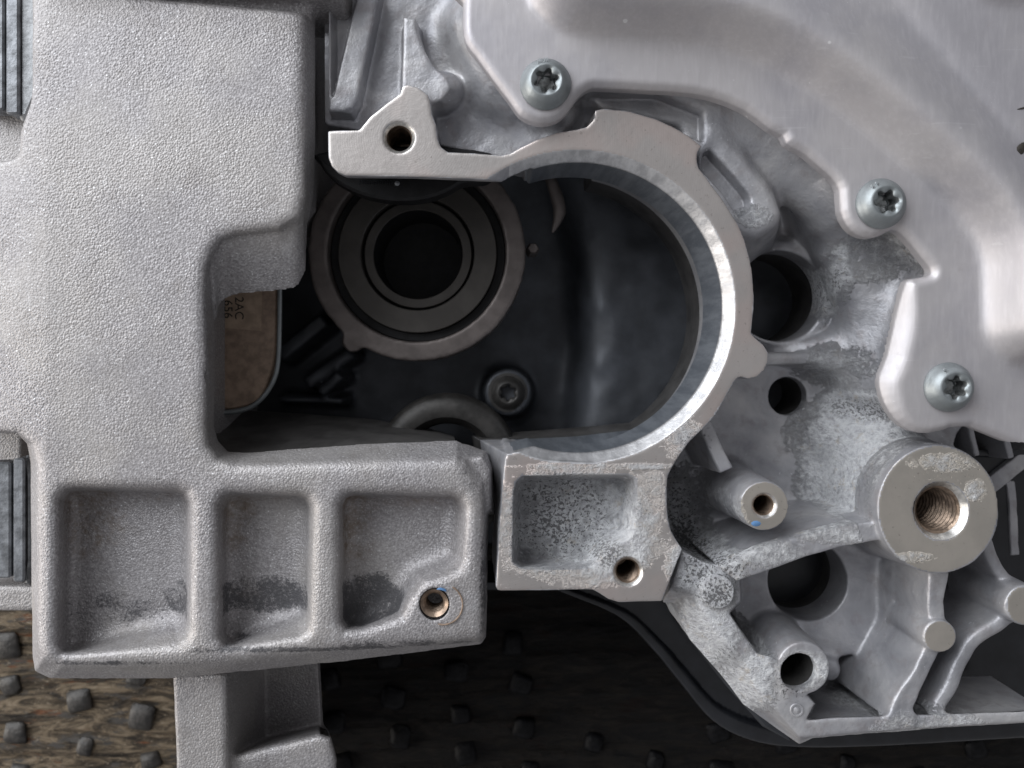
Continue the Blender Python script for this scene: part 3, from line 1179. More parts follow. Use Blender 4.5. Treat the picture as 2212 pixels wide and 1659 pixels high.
FACE = [(708, 282), (709, 340), (716, 358), (730, 372), (748, 380), (900, 382), (1050, 388), (1112, 391),
        (1180, 420), (1249, 663), (1180, 960), (1096, 981), (1091, 991), (1087, 1025), (1082, 1095), (1077, 1165), (1071, 1268),
        (1075, 1275), (1082, 1277), (1268, 1274), (1282, 1275), (1295, 1282), (1315, 1295), (1337, 1302), (1430, 1299), (1474, 1187),
        (1461, 1168), (1449, 1145), (1441, 1109), (1438, 1067), (1444, 1029), (1452, 1011), (1463, 993), (1488, 957), (1517, 928),
        (1542, 900), (1560, 871), (1574, 846), (1589, 821), (1599, 814), (1617, 819), (1635, 815), (1650, 802), (1660, 781),
        (1660, 763), (1650, 745), (1632, 730), (1623, 720), (1626, 687), (1629, 640), (1626, 588), (1621, 562), (1610, 522),
        (1596, 486), (1578, 457), (1560, 428), (1538, 400), (1524, 380), (1509, 362), (1506, 346), (1507, 331), (1516, 315), (1488, 293),
        (1452, 272), (1416, 256), (1357, 239), (1303, 234), (1285, 238), (1282, 259), (1267, 274), (1246, 279), (1203, 286),
        (1159, 301), (1123, 319), (1102, 331), (1084, 335), (1015, 330), (967, 328), (952, 317), (945, 299), (942, 270),
        (933, 248), (930, 223), (925, 205), (904, 189), (882, 182), (869, 185), (864, 202), (835, 223), (799, 252), (776, 280)]


COVER_IN = img([(1090, -300), (1090, 90), (1240, 120), (1500, 120), (1700, 210), (1900, 390), (2020, 420), (2120, 560), (2080, 800), (2500, 830), (2500, -300)], 20)


def under_cover(x, y, z, m):
    d = sd_poly(COVER_IN, np.array([x], np.float32), np.array([y], np.float32))[0]
    return d < -m * 1.0 and z < 60


def build_casting():
    root = empty('engine_casting', P(1700, 1000, -600))
    tag(root, 'silver aluminium engine casting with a large round bore, bosses and corroded webs, at the right', 'engine casting')
    so = Solid()
    FZ = -270.0
    # floor of the casting
    fl = [(1330, 100), (2400, 60), (2400, 860), (2080, 900), (2060, 960), (2120, 1060), (2090, 1180), (2000, 1260), (1985, 1420),
          (1900, 1545), (1745, 1560), (1655, 1440), (1590, 1330), (1490, 1240), (1420, 1240), (1300, 1150), (1280, 800), (1280, 300)]
    f, bb = f_prism(img(fl, FZ), -600, FZ)
    so.add(f, bb)
    # upper left floor behind the arm
    f, bb = f_prism(img([(700, -150), (1330, -150), (1330, 340), (960, 336), (930, 290), (702, 292)], -130), -330, -130)
    so.add(f, bb)
    # swelling under the cover
    so.add(*f_caps([P(1020, 60, -120), P(1090, 190, -120), P(1170, 232, -110)], [62, 70, 66]), 50)
    so.add(*f_caps([P(1330, 200, -66), P(1480, 228, -78), P(1640, 312, -100), P(1790, 440, -130)], [45, 52, 62, 64]), 50)
    f, bb = f_prism(img(rounded([(1490, 290), (1545, 282), (1600, 330), (1668, 405), (1690, 470), (1640, 510), (1590, 500), (1540, 420)], 20), -34), -300, -34, 0.35, 22)
    so.add(f, bb, 40)
    so.add(*f_caps([P(1800, 480, -190), P(1880, 640, -200), P(1900, 800, -215)], [74, 88, 80]), 50)
    so.add(*f_caps([P(1680, 760, -250), P(1850, 760, -225), P(1930, 860, -225)], [22, 70, 85]), 50)
    so.add(*f_caps([P(1650, 775, -185), P(1790, 772, -215)], [16, 14]), 14)
    # wall that carries the cover flange
    f, bb = f_prism(img([(1020, -150), (1020, 60), (1080, 150), (1160, 230), (1210, 225), (1260, 172), (1420, 165), (1540, 180), (1680, 262),
                         (1800, 370), (1850, 460), (1900, 480), (1960, 480), (2030, 560), (2000, 640), (1960, 860), (2000, 905), (2400, 890), (2400, -150)], 10), -400, 4, 0.10, 4)
    so.add(f, bb, 50)
    # main machined section: arm, ring, pad
    ring = [p for p in FACE]
    f, bb = f_prism(img(ring, 0), -270, 0, 0.02, 4)
    so.add(f, bb, 10)
    # the arm is thinner than the ring
    f, bb = f_prism(img([(690, 330), (960, 340), (1140, 355), (1175, 400), (1150, 620), (690, 600)], -30), -400, -24)
    so.cut(f, bb, 6)
    f, bb = f_prism(img([(690, 250), (960, 300), (1140, 340), (1140, 600), (690, 600)], -60), -400, -100)
    so.cut(f, bb, 6)
    # dark step under the arm of the neighbour, wedge to the joint
    # threaded/plain bosses
    so.add(*vcone(1651, 1093, 2, 52, FZ - 40, 68, 30), 36)
    so.add(*vcone(1736, 1444, -20, 58, FZ - 40, 70, 6), 26)
    # big boss, with flared foot
    so.add(*vcone(2027, 1100, 4, 128, FZ - 40, 156, 10, 1.06), 48)
    so.add(*f_caps([P(1800, 930, -250), P(1890, 960, -190)], [62, 66]), 48)
    # web between ring and small boss
    f, bb = f_prism(img(strip([(1522, 905), (1548, 960), (1576, 1020)], 30), -40), -300, -60, 0.04, 8)
    so.add(f, bb, 10)
    # collar round the upper hole
    so.add(*vcone(1690, 632, FZ + 34, 132, FZ - 40, 150, 14), 16)
    # web from corroded node to the big boss
    web = [(1560, 1228), (1612, 1200), (1649, 1183), (1742, 1156), (1812, 1138), (1900, 1124), (1905, 1166), (1817, 1182), (1740, 1204), (1663, 1232), (1593, 1256)]
    # sloping fill above the web
    f, bb = f_loft(-330, img([(1480, 1150), (1600, 1060), (1900, 1000), (1960, 1160), (1600, 1260), (1480, 1230)], -330), -165,
                   img([(1500, 1222), (1560, 1206), (1760, 1140), (1905, 1130), (1600, 1240), (1510, 1240)], -165), 30)
    so.add(f, bb, 26)
    # left lower flange and bottom flange
    band = [(1474, 1190), (1520, 1215), (1600, 1230), (1600, 1300), (1574, 1324), (1604, 1368), (1635, 1412), (1672, 1420), (1690, 1470), (1742, 1500),
            (1760, 1520), (1742, 1556), (1803, 1550), (1920, 1546), (2060, 1542), (2260, 1534), (2260, 1556), (2060, 1568), (1882, 1581), (1752, 1592), (1726, 1605),
            (1677, 1571), (1607, 1520), (1556, 1454), (1490, 1380), (1455, 1300), (1432, 1300)]
    bt = list(band)
    for i, p_ in zip(range(20, 26), ((1727, 1592), (1700, 1560), (1642, 1496), (1596, 1424), (1532, 1342), (1496, 1280))):
        bt[i] = p_
    bt[26] = (1452, 1262)
    f, bb = f_loft(-105, img(band, -105), -22, img(bt, -22), 6)
    so.add(f, bb, 8)
    f, bb = f_prism(img(band, -105), -300, -100, 0.0, 0)
    so.add(f, bb, 6)
    # bevelled outer side of the flange
    # pins on the webs
    so.add(*vcone(1551, 1279, -6, 37, -120, 40, 5), 8)
    # web with pin on the right of the lower pocket
    rr = [(2030, 1235), (2022, 1300), (2030, 1375), (2006, 1425), (1982, 1470), (1955, 1520), (1945, 1560)]
    f, bb = f_prism(img(strip(rr, [44, 36, 36, 34, 36, 46, 60]), -20), -420, -20, 0.06, 8)
    so.add(f, bb, 14)
    so.add(*vcone(2031, 1375, -8, 36, -160, 39, 4), 6)
    # right-hand deep pockets: back floor and curved webs
    f, bb = f_prism(img([(1900, 860), (2420, 860), (2420, 1560), (1900, 1560)], -470), -520, -450)
    so.add(f, bb)
    cr = spline([(2205, 1310), (2170, 1345), (2110, 1385), (2075, 1440), (2055, 1490), (2018, 1545)], 4, False)
    f, bb = f_prism(img(strip(cr, 30), -45), -500, -45, 0.07, 14)
    so.add(f, bb, 16)
    cr = spline([(2118, 1100), (2140, 1190), (2165, 1240), (2205, 1290)], 4, False)
    f, bb = f_prism(img(strip(cr, 26), -60), -500, -60, 0.07, 14)
    so.add(f, bb, 16)
    so.add(*vcone(2216, 1308, -12, 44, -220, 50, 6), 10)
    for ln, z, w in (([(2092, 900), (2112, 985)], -260, 12), ([(2160, 900), (2186, 990)], -260, 14), ([(2130, 1060), (2280, 940)], -330, 34), ([(2185, 1040), (2195, 1200)], -340, 18)):
        f, bb = f_prism(img(strip(ln, w), z), -500, z, 0.06, 5)
        so.add(f, bb, 12)
    # blue flat wall and buttress in the lower pocket
    f, bb = f_loft(-330, img([(1835, 1215), (2040, 1215), (2020, 1330), (1960, 1500), (1930, 1560), (1815, 1560), (1830, 1440)], -330), -150,
                   img([(1930, 1215), (2020, 1230), (2016, 1300), (1975, 1460), (1940, 1530), (1915, 1540), (1925, 1400)], -150), 10)
    so.add(f, bb, 12)
    so.add(*vcone(1795, 1450, FZ + 90, 26, FZ - 40, 46, 16), 22)
    f, bb = f_prism(img([(1545, 1225), (1660, 1225), (1960, 1140), (1900, 1400), (1780, 1430), (1640, 1430), (1580, 1320)], -205), -500, -205, 0.0, 10)
    so.add(f, bb, 16)
    # upper left details: gusset, block, strip
    gus = [(709, -30), (822, -30), (772, 212), (757, 242), (709, 240)]
    f, bb = f_prism(img(gus, -70), -330, -70, 0.03, 8)
    so.add(f, bb, 6)
    f, bb = f_prism(img([(709, -40), (785, -40), (724, 212), (709, 220)], -74), -110, -55, -0.25, 4)
    so.cut(f, bb, 4)
    blk = [(800, 28), (868, 36), (868, 175), (858, 198), (828, 215), (790, 245), (770, 220)]
    f, bb = f_prism(img(blk, -165), -330, -165, 0.06, 8)
    so.add(f, bb, 8)
    stp = [(872, 36), (898, 40), (900, 62), (912, 100), (934, 140), (960, 168), (970, 190), (955, 215), (930, 225), (900, 200), (868, 200)]
    f, bb = f_prism(img(stp, -48), -330, -48, 0.10, 6)
    so.add(f, bb, 12)
    so.add(*f_ell(P(966, 196, -100), (34, 40, 46)), 24)
    # crisp machined tops of the bosses, collar of the upper hole
    so.add(*vcone(1651, 1093, 2, 53, -60, 54.5, 2.5), 3)
    so.add(*vcone(2027, 1100, 28, 129, -60, 131, 3, 1.06), 4)
    so.add(*vcone(1692, 634, FZ + 44, 128, FZ - 40, 134, 8), 10)
    f, bb = f_prism(img(web, 4), -330, 4, 0.02, 6)
    so.add(f, bb, 5)
    # ---------------- cuts
    f, bb = f_cone((RING_C[0], RING_C[1], -700), R_BORE - 2, (RING_C[0], RING_C[1], 40), R_BORE)
    so.cut(*chop(f, bb), 2)
    so.cut(*f_cone((RING_C[0], RING_C[1], -700), R_BORE + 30, (RING_C[0], RING_C[1], -175), R_BORE + 26), 4)
    f, bb = f_cone((RING_C[0], RING_C[1], -30), R_BORE - 6, (RING_C[0], RING_C[1], 10), R_FACE + 8)
    so.cut(*chop(f, bb), 1)
    # saddle going back from the pad
    top = [(1096, 981), (1186, 995), (1290, 1001), (1400, 975), (1440, 990), (1440, 1150), (1100, 1150), (1091, 1010)]
    bot = [(1018, 940), (1100, 934), (1230, 924), (1376, 911), (1440, 960), (1440, 1150), (1075, 1150), (1030, 1010)]
    f, bb = f_loft(-420, img(bot, -420), 0, img(top, 0))
    so.add(f, bb, 3)
    # open side of the bore towards the left
    f, bb = f_prism(img([(600, 400), (1112, 393), (1150, 420), (1250, 660), (1150, 940), (1000, 930), (600, 880)], -20), -700, 60)
    so.cut(f, bb, 2)
    # holes, bored straight down
    def hole(u, v, z, r, zlo, zhi, k, ell=1.0, flare=0.0):
        c = P(u, v, z)
        so.cut(*f_cone((c[0], c[1], zlo), r, (c[0], c[1], zhi), r + flare, 0, ell), k)
    hole(1680, 640, -238, 111, -640, 0, 8)
    hole(1701, 856, FZ, 47.5, -640, -100, 4)
    hole(1746, 1256, -205, 95, -640, -140, 8)
    hole(1726, 1452, -20, 41, -640, 30, 2)
    hole(862, 297, 0, 33, -200, 30, 3)
    hole(1357, 1235, 0, 31, -160, 30, 3)
    hole(1651, 1092, 2, 26, -160, 30, 3)
    hole(2033, 1104, 28, 57, -220, 60, 3, 1.06)
    # pad pocket
    pt = [(1106, 1201), (1109, 1060), (1113, 1040), (1127, 1026), (1360, 1023), (1374, 1031), (1377, 1047), (1372, 1145), (1361, 1165), (1332, 1179), (1309, 1196), (1295, 1218), (1281, 1228), (1186, 1231), (1122, 1226), (1108, 1215)]
    pb = [(1120, 1195), (1123, 1065), (1127, 1048), (1140, 1038), (1330, 1036), (1342, 1042), (1345, 1056), (1336, 1120), (1322, 1136), (1294, 1150), (1270, 1166), (1250, 1184), (1230, 1192), (1186, 1206), (1138, 1217), (1124, 1210)]
    f, bb = f_loft(-108, img(pb, -105), 8, img(pt, 2), 0, 18)
    so.cut(f, bb, 5)
    # dent beside the ring
    dn = rounded([(1512, 318), (1540, 305), (1600, 372), (1640, 420), (1635, 470), (1600, 485), (1560, 425), (1508, 365)], 16)
    f, bb = f_prism(img(dn, -22), -72, 60, -0.12)
    so.cut(f, bb, 9)
    # valley behind the arm
    so.cut(*f_caps([P(985, 290, -90), P(1100, 300, -85), P(1190, 262, -80), P(1262, 238, -75)], [40, 34, 30, 20]), 18)
    f, bb = f_prism(img([(1286, 200), (1420, 200), (1520, 240), (1520, 300), (1480, 276), (1416, 244), (1357, 228), (1303, 222)], -20), -60, 60)
    so.cut(f, bb, 14)
    so.cut(*f_caps([P(757, 250, -70), P(778, 262, -60)], [17, 12]), 6)
    # step on the corroded flange edge
    pos, q = so.polygonise((-420, -1010, -480), (1520, 1080, 40), 3.3, skip=under_cover)
    # face classes by height and normal
    v0, v1, v2 = pos[q[:, 0]], pos[q[:, 1]], pos[q[:, 2]]
    nrm = np.cross(v1 - v0, v2 - v0)
    nrm /= np.linalg.norm(nrm, axis=1)[:, None] + 1e-9
    c = pos[q].mean(1)
    mi = np.zeros(len(q), int)
    up = nrm[:, 2] > 0.93
    X = c[:, 0]
    Y = c[:, 1]
    faced = sd_poly(img(FACE, 0), X.astype(np.float32), Y.astype(np.float32)) < 3
    mi[up & (np.abs(c[:, 2]) < 2.2) & faced] = 1
    rr_ = np.hypot(X - RING_C[0], Y - RING_C[1])
    bore = (rr_ < R_FACE + 2) & (rr_ > R_BORE - 8) & (c[:, 2] > -300) & (nrm[:, 2] < 0.95) & (X > P(1100, 0)[0])
    mi[bore] = 2
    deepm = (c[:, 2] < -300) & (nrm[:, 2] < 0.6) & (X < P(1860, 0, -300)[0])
    mi[deepm | (c[:, 2] < -400)] = 4  # deep faces get the colour with shade painted in
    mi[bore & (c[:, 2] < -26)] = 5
    mi[up & (np.hypot(X - P(2216, 1308, -12)[0], Y - P(2216, 1308, -12)[1]) < 48) & (np.abs(c[:, 2] + 12) < 3)] = 3
    for (u, v, z, r) in ((1651, 1093, 2, 56), (2027, 1100, 28, 142), (1551, 1279, -6, 0), (2031, 1375, -8, 40), (1736, 1444, -20, 0)):
        cc = P(u, v, z)
        mi[up & (np.hypot(X - cc[0], Y - cc[1]) < r) & (np.abs(c[:, 2] - z) < 3)] = 3
    # broken inner edge, cast unevenness away from machined faces
    cast_v = np.ones(len(pos))
    cast_v[np.unique(q[mi > 0])] = 0
    n1 = vnoise(pos, 60, 11)
    n2 = vnoise(pos, 22, 12)
    d = (1.6 * n1 + 1.0 * n2) * cast_v
    pos[:, 2] += d
    pos[:, 0] += d * 0.6
    corr = blobs(pos, [(1240, 1120, -80, 170, 120, .75), (1320, 1180, -60, 70, 60, 1.0), (1520, 1225, -30, 80, 60, 1.1), (1551, 1279, -6, 45, 45, 1.1),
                       (1540, 1380, -20, 60, 110, 1.0), (1620, 1500, -20, 60, 90, .9), (1840, 950, -210, 110, 90, .95), (1790, 1030, -230, 60, 90, .85),
                       (1480, 1120, -250, 60, 110, .7), (1690, 1400, -150, 60, 40, .8),
                       (2030, 1005, 28, 130, 30, .42), (2100, 1130, 28, 40, 50, .25), (1990, 1205, 28, 80, 22, .25), 
                       (1780, 610, -230, 26, 90, .6), (1880, 560, -180, 120, 60, .45), (1410, 1080, 0, 45, 80, .30), (1300, 1008, 0, 200, 9, .45),
                       (1090, 1180, 0, 14, 100, .3), (1260, 1262, 0, 50, 16, .4), (1900, 1500, -250, 120, 60, .55), (1840, 880, -230, 70, 40, 1.0),
                       (1640, 1440, -22, 40, 60, .8), (1620, 470, -60, 50, 30, .45), (1800, 790, -200, 80, 60, .35), (1480, 950, 0, 60, 50, .4)])
    corr = np.maximum(corr * np.where((pos[:, 2] < -100) & (blobs(pos, [(1700, 1150, -200, 130, 60, 1.0)]) > .3), 0.35, 1.0),
                      (pos[:, 2] > -30) * blobs(pos, [(1640, 1200, 0, 110, 36, .55), (1800, 1150, 0, 110, 30, .4)]))
    bd = np.hypot(pos[:, 0] - P(2027, 1100, 28)[0], pos[:, 1] - P(2027, 1100, 28)[1])
    corr = np.where((bd < 150) & (pos[:, 2] > 8), blobs(pos, [(2040, 1000, 28, 90, 24, .42), (2110, 1060, 28, 30, 30, .32), (1975, 1205, 28, 60, 16, .3)]), corr)
    corr = np.where((bd < 165) & (pos[:, 2] > -90) & (pos[:, 2] <= 8), corr * 0.35, corr)
    pit = blobs(pos, [(1200, 1110, -80, 120, 110, 1.0), (1300, 1180, -80, 60, 40, .5), (1470, 1110, -250, 50, 110, 1.0), (1540, 1190, -200, 60, 40, .7), (1551, 1279, -6, 40, 40, 1.0),
                      (1850, 880, -220, 90, 34, .5), (1500, 1260, -22, 60, 50, .6), (1700, 1490, -22, 40, 40, .8), (1780, 640, -230, 30, 80, .5),
                      (1400, 1080, 0, 60, 80, .45), (1090, 1180, 0, 20, 100, .4), (1500, 960, -10, 60, 60, .5), (2060, 1010, 28, 100, 40, .45), (1570, 1420, -60, 30, 90, .5)])
    # fluted cutter marks on the chamfer
    vr = np.hypot(pos[:, 0] - RING_C[0], pos[:, 1] - RING_C[1])
    th = np.arctan2(pos[:, 1] - RING_C[1], pos[:, 0] - RING_C[0])
    on = (vr > R_BORE + 3) & (vr < R_FACE - 3) & (pos[:, 2] > -26)
    pos[:, 2] += on * 0.55 * np.tanh(2 * np.sin(th * 52 + 2.5 * np.sin(th * 5))) * np.exp(-((th - 0.25) / 0.75) ** 2)

    def near(u, v, z, r, zlo, zhi):
        cc = P(u, v, z)
        return (np.hypot(X - cc[0], Y - cc[1]) < r) & (c[:, 2] > zlo) & (c[:, 2] < zhi)
    inface = sd_poly(img(FACE, 0), X.astype(np.float32), Y.astype(np.float32))
    padx = (Y < P(0, 975, 0)[1])
    mi[near(1726, 1452, -20, 46, -400, -46)] = 4  # tube hole wall darkened, its shade painted in
    webm = (sd_poly(img(web, 4), X.astype(np.float32), Y.astype(np.float32)) < 4) & (c[:, 2] > -60)
    parts = [('mounting_boss', near(2027, 1100, 28, 152, -170, 60)), ('threaded_boss', near(1651, 1093, 2, 62, -200, 20)),
             ('tube_boss', near(1736, 1444, -20, 62, -190, 10)), ('pin', near(1551, 1279, -6, 40, -60, 20)),
             ('pin', near(2031, 1375, -8, 39, -60, 20)), ('pin', near(2216, 1308, -12, 47, -60, 20)),
             ('web', webm), ('mounting_pad', (inface < 4) & padx & (c[:, 2] > -220)),
             ('arm', (inface < 4) & (X < P(1110, 0)[0]) & (c[:, 2] > -120)), ('bore_ring', (inface < 6) & (c[:, 2] > -250))]
    split_link(parts, 'crankcase_wall', pos, q, {'corr': corr, 'pit': pit}, mi, ['cast', 'mach', 'bore', 'mach2', 'oily', 'borewall'], root)

    def thread(u, v, z, r, depth, pitch, nm, ell=1.0):
        cc = P(u, v, z)
        vv, ff = lathe((cc[0], cc[1], z), [(r + 1.5, -0.8), (r * 0.86, -r * 0.22), (r * 0.84, -r * 0.26)], 48, (1, ell))
        ch = link(nm, mesh(vv, ff, True, 50), 'chamfer', root)
        prof, zz = [(r * 0.85, -r * 0.24)], -r * 0.24
        while zz > -depth:
            prof += [(r * 0.76, zz - pitch * 0.35), (r * 0.76, zz - pitch * 0.5), (r * 0.87, zz - pitch)]
            zz -= pitch
        prof += [(r * 0.76, -depth - 8), (0.1, -depth - 14)]
        vv, ff = lathe((cc[0], cc[1], z), prof, 48, (1, ell))
        th = link('thread', mesh(vv, ff, True, 50), 'thread', ch)
        return ch
    thread(1357, 1235, 0, 31, 135, 8, 'threaded_hole')
    thread(1651, 1092, 2, 26.5, 135, 7, 'threaded_hole')
    thread(2033, 1104, 28, 57, 210, 12.5, 'threaded_hole', 1.06)
    thread(862, 297, 0, 33, 150, 30, 'dowel_hole')
    # locating dot and its ring on the lower flange
    cc = P(1721, 1534, -22)
    vv, ff = lathe((cc[0], cc[1], -22), [(15, -1), (14, 1.6), (11, 1.6), (10, -0.5), (7, -0.5), (6, 2.5), (0.1, 4)], 32)
    link('casting_mark', mesh(vv, ff), 'cast', root)
    # blue inspection dab on the small boss
    cc = P(1633, 1131, 2)
    vv, ff = lathe((cc[0], cc[1], 2.2), [(0.1, 0.9), (7, 0.7), (9, 0.0)], 9, (1.2, 0.7))
    link('paint_dab', mesh(vv, ff), 'blue', root)
    return root


def chop(f, bb):
    """limit a cut to the side right of the joint"""
    return f, bb


casting = build_casting()

# ================================================================== PRESSED COVER
CZ = 44.0
COVER = [(1001, -160), (1001, 0), (1000, 54), (1008, 90), (1030, 119), (1066, 169), (1102, 216), (1123, 245), (1149, 259), (1174, 263),
         (1203, 257), (1224, 241), (1239, 220), (1253, 202), (1275, 187), (1303, 185), (1416, 191), (1470, 194), (1542, 205), (1614, 234), (1668, 274),
         (1696, 288), (1704, 306), (1729, 320), (1747, 331), (1776, 356), (1804, 382), (1819, 407), (1822, 454), (1837, 486), (1858, 504), (1884, 511),
         (1909, 506), (1934, 493), (1956, 504), (1977, 526), (1999, 554), (2017, 576), (2019, 590), (2010, 597), (1985, 601), (1966, 608), (1956, 658), (1934, 766),
         (1916, 810), (1914, 838), (1923, 874), (1945, 910), (1977, 932), (2013, 936), (2049, 928), (2100, 921), (2420, 920), (2420, -160)]


def build_cover():
    root = empty('pressed_cover', P(1900, 300, 0))
    tag(root, 'pale pressed aluminium sheet cover with raised bead, bolted over the casting at upper right', 'cover')
    out = img(spline(COVER, 2), CZ)
    ridge = img(spline([(1120, -170), (1138, -10), (1159, 30), (1195, 60), (1249, 78), (1339, 85), (1416, 88), (1506, 97), (1596, 122), (1686, 162), (1776, 220), (1866, 288),
                        (1938, 349), (2010, 414), (2064, 468), (2100, 522), (2116, 576), (2119, 658), (2121, 712), (2136, 748), (2164, 777), (2212, 792), (2440, 800), (2440, -170)], 2), CZ)
    bump = img(rounded([(2046, -200), (2046, 16), (2082, 36), (2212, 42), (2500, 40), (2500, -200)], 20), CZ)
    well = img(rounded([(1190, -200), (1205, 6), (1260, 30), (1500, 34), (1640, 20), (1700, -60), (1700, -200)], 24), CZ)
    A, B = np.array(P(1898, 0, CZ)[:2]), np.array(P(2212, 372, CZ)[:2])
    dn = np.array([-(B - A)[1], (B - A)[0]])
    dn /= np.linalg.norm(dn)
    sk = np.array(P(1950, 760, CZ)[:2])
    th = 24.0

    def sst(t):
        t = np.clip(t, 0, 1)
        return t * t * (3 - 2 * t)

    # relief of the pressing, sampled once and smoothed like drawn sheet
    GX, GY, GS = -220.0, -320.0, 5.0
    gx, gy = np.meshgrid(np.arange(GX, 1560, GS, dtype=np.float32), np.arange(GY, 1160, GS, dtype=np.float32), indexing='ij')
    r = -sd_poly(ridge, gx, gy)
    G = 84 * sst((r + 2) / 60) + 14 * np.exp(-((r - 72) / 36) ** 2) - 26 * sst((r - 95) / 110)
    G += 26 * sst((-sd_poly(bump, gx, gy) + 10) / 40) - 22 * sst((-sd_poly(well, gx, gy) + 4) / 44)

    def blur(a, n):
        for _ in range(n):
            for ax_ in (0, 1):
                p = np.pad(a, [(2, 2) if k == ax_ else (0, 0) for k in (0, 1)], mode='edge')
                m = a.shape[ax_]
                a = sum(np.take(p, np.arange(k, k + m), axis=ax_) for k in range(5)) / 5
        return a
    G = blur(G, 1)
    far_ = (gx - A[0]) * dn[0] + (gy - A[1]) * dn[1]
    G += blur(9 * np.exp(-(far_ / 9) ** 2) + 13 * sst((far_ + 4) / 26), 1)

    def height(X, Y, e):
        fx, fy = (X - GX) / GS, (Y - GY) / GS
        i = np.clip(np.floor(fx).astype(int), 0, G.shape[0] - 2)
        j = np.clip(np.floor(fy).astype(int), 0, G.shape[1] - 2)
        tx, ty = np.clip(fx - i, 0, 1), np.clip(fy - j, 0, 1)
        h = CZ + (G[i, j] * (1 - tx) * (1 - ty) + G[i + 1, j] * tx * (1 - ty) + G[i, j + 1] * (1 - tx) * ty + G[i + 1, j + 1] * tx * ty)
        # rolled-over edge; wider down the skirt
        w = 17 + 24 * np.exp(-(((X - sk[0]) / 70) ** 2 + ((Y - sk[1]) / 130) ** 2) ** 2)
        t = np.clip(e / w, 0, 1)
        return h - w * 0.74 * (1 - t) ** 2

    def f(x, y, z):
        X, Y = np.meshgrid(x, y, indexing='ij')
        d2 = sd_poly(out, X, Y)
        h = height(X, Y, -d2)
        Z = z[None, None, :]
        mid = (h - th / 2)[:, :, None]
        sheet = np.maximum(d2[:, :, None], (np.abs(Z - mid) - th / 2) * 0.6)
        # turned-down edge
        skirt = np.maximum(np.maximum((np.abs(d2 + 5.5) - 5.5)[:, :, None], (Z - h[:, :, None] + 3) * 0.7), 2.0 - Z)
        return smin(sheet, skirt, 4)
    so = Solid()
    so.add(f, (-100, 1500, -220, 1000, -60, 180))
    for u, v in ((1181, 186), (1905, 442), (2049, 838)):
        so.cut(*f_cone(P(u, v, -10), 20, P(u, v, 60), 20))
    pos, q = so.polygonise((-80, -190, -30), (1330, 960, 175), 3.4, dropdown=False)
    c = pos[q].mean(1)
    nz = np.cross(pos[q[:, 1]] - pos[q[:, 0]], pos[q[:, 2]] - pos[q[:, 0]])[:, 2]
    q = q[~((sd_poly(COVER_IN, c[:, 0].astype(np.float32), c[:, 1].astype(np.float32)) < 0) & (nz < 0))]
    pos[:, 2] += 0.7 * vnoise(pos, 90, 21)
    c = pos[q].mean(1)
    inr = sd_poly(ridge, c[:, 0].astype(np.float32), c[:, 1].astype(np.float32)) < -2
    split_link([('raised_panel', inr)], 'flange', pos, q, {}, None, 'cover', root)
    # small dark scuffs on the sheet
    for u, v, rx, ry, a in ((2172, 337, 9, 20, -0.6), (2185, 246, 17, 2.2, 0.2)):
        p = P(u, v, CZ + 30)
        X, Y = np.array([[p[0]]], np.float32), np.array([[p[1]]], np.float32)
        z = float(height(X, Y, -sd_poly(out, X, Y))[0, 0])
        vv, ff = lathe((0, 0, z + 0.8), [(0.1, 1.0), (0.7, .9), (1, -1)], 14)
        vv = [(p[0] + x * rx * math.cos(a) - y * ry * math.sin(a), p[1] + x * rx * math.sin(a) + y * ry * math.cos(a), zz) for x, y, zz in vv]
        link('scuff', mesh(vv, ff), 'ink', root)
    return root


build_cover()


# ================================================================== BOLTS
def build_bolt(u, v, z, r, label, mark, mark_ang, rot=0.0, group='star-socket bolts', mat='steel', up=34.0):
    c = P(u, v, z)
    root = empty('bolt', c)
    tag(root, label, 'bolt', group)
    n = 96
    ts = np.arange(n) * 2 * math.pi / n

    def circ(rad, zz):
        return [(c[0] + rad * math.cos(t), c[1] + rad * math.sin(t), c[2] + zz) for t in ts]

    def lobe(rad, zz):
        o = []
        for t in ts:
            w = math.cos(6 * (t - rot))
            rr = rad * (0.86 + 0.14 * math.copysign(abs(w) ** 0.7, w))
            o.append((c[0] + rr * math.cos(t), c[1] + rr * math.sin(t), c[2] + zz))
        return o
    R = r
    rs = [circ(R * 0.93, 0.3), circ(R * 0.99, 2), circ(R, 5), circ(R * 0.99, 8), circ(R * 0.95, 11), circ(R * 0.90, up * 0.47), circ(R * 0.83, up * 0.66), circ(R * 0.75, up * 0.82),
          circ(R * 0.66, up * 0.93), circ(R * 0.60, up), circ(R * 0.575, up * 0.995), lobe(R * 0.50, up * 0.90), lobe(R * 0.485, up * 0.84)]
    vv, ff = rings(rs)
    link('head', mesh(vv, ff, True, 60), mat, root)
    rs = [lobe(R * 0.487, up * 0.845), lobe(R * 0.47, up * 0.2), lobe(R * 0.46, -6), circ(R * 0.30, -9), circ(R * 0.02, -12)]
    vv, ff = rings(rs)
    link('socket', mesh(vv, ff, True, 45), 'socket' if mat == 'steel' else mat, root)
    vv, ff = lathe((c[0], c[1], c[2]), [(R * 0.36, 0), (R * 0.36, -70), (0.1, -74)], 24)
    link('shank', mesh(vv, ff), mat, root)
    if mark:
        rm = R * 0.775
        p = (c[0] + rm * math.cos(mark_ang), c[1] + rm * math.sin(mark_ang), c[2] + up * 0.84)
        me = text_mesh(mark, 14, 2.0, p, mark_ang - math.pi / 2)
        link('stamped_mark', me, 'mark', root)
    return root


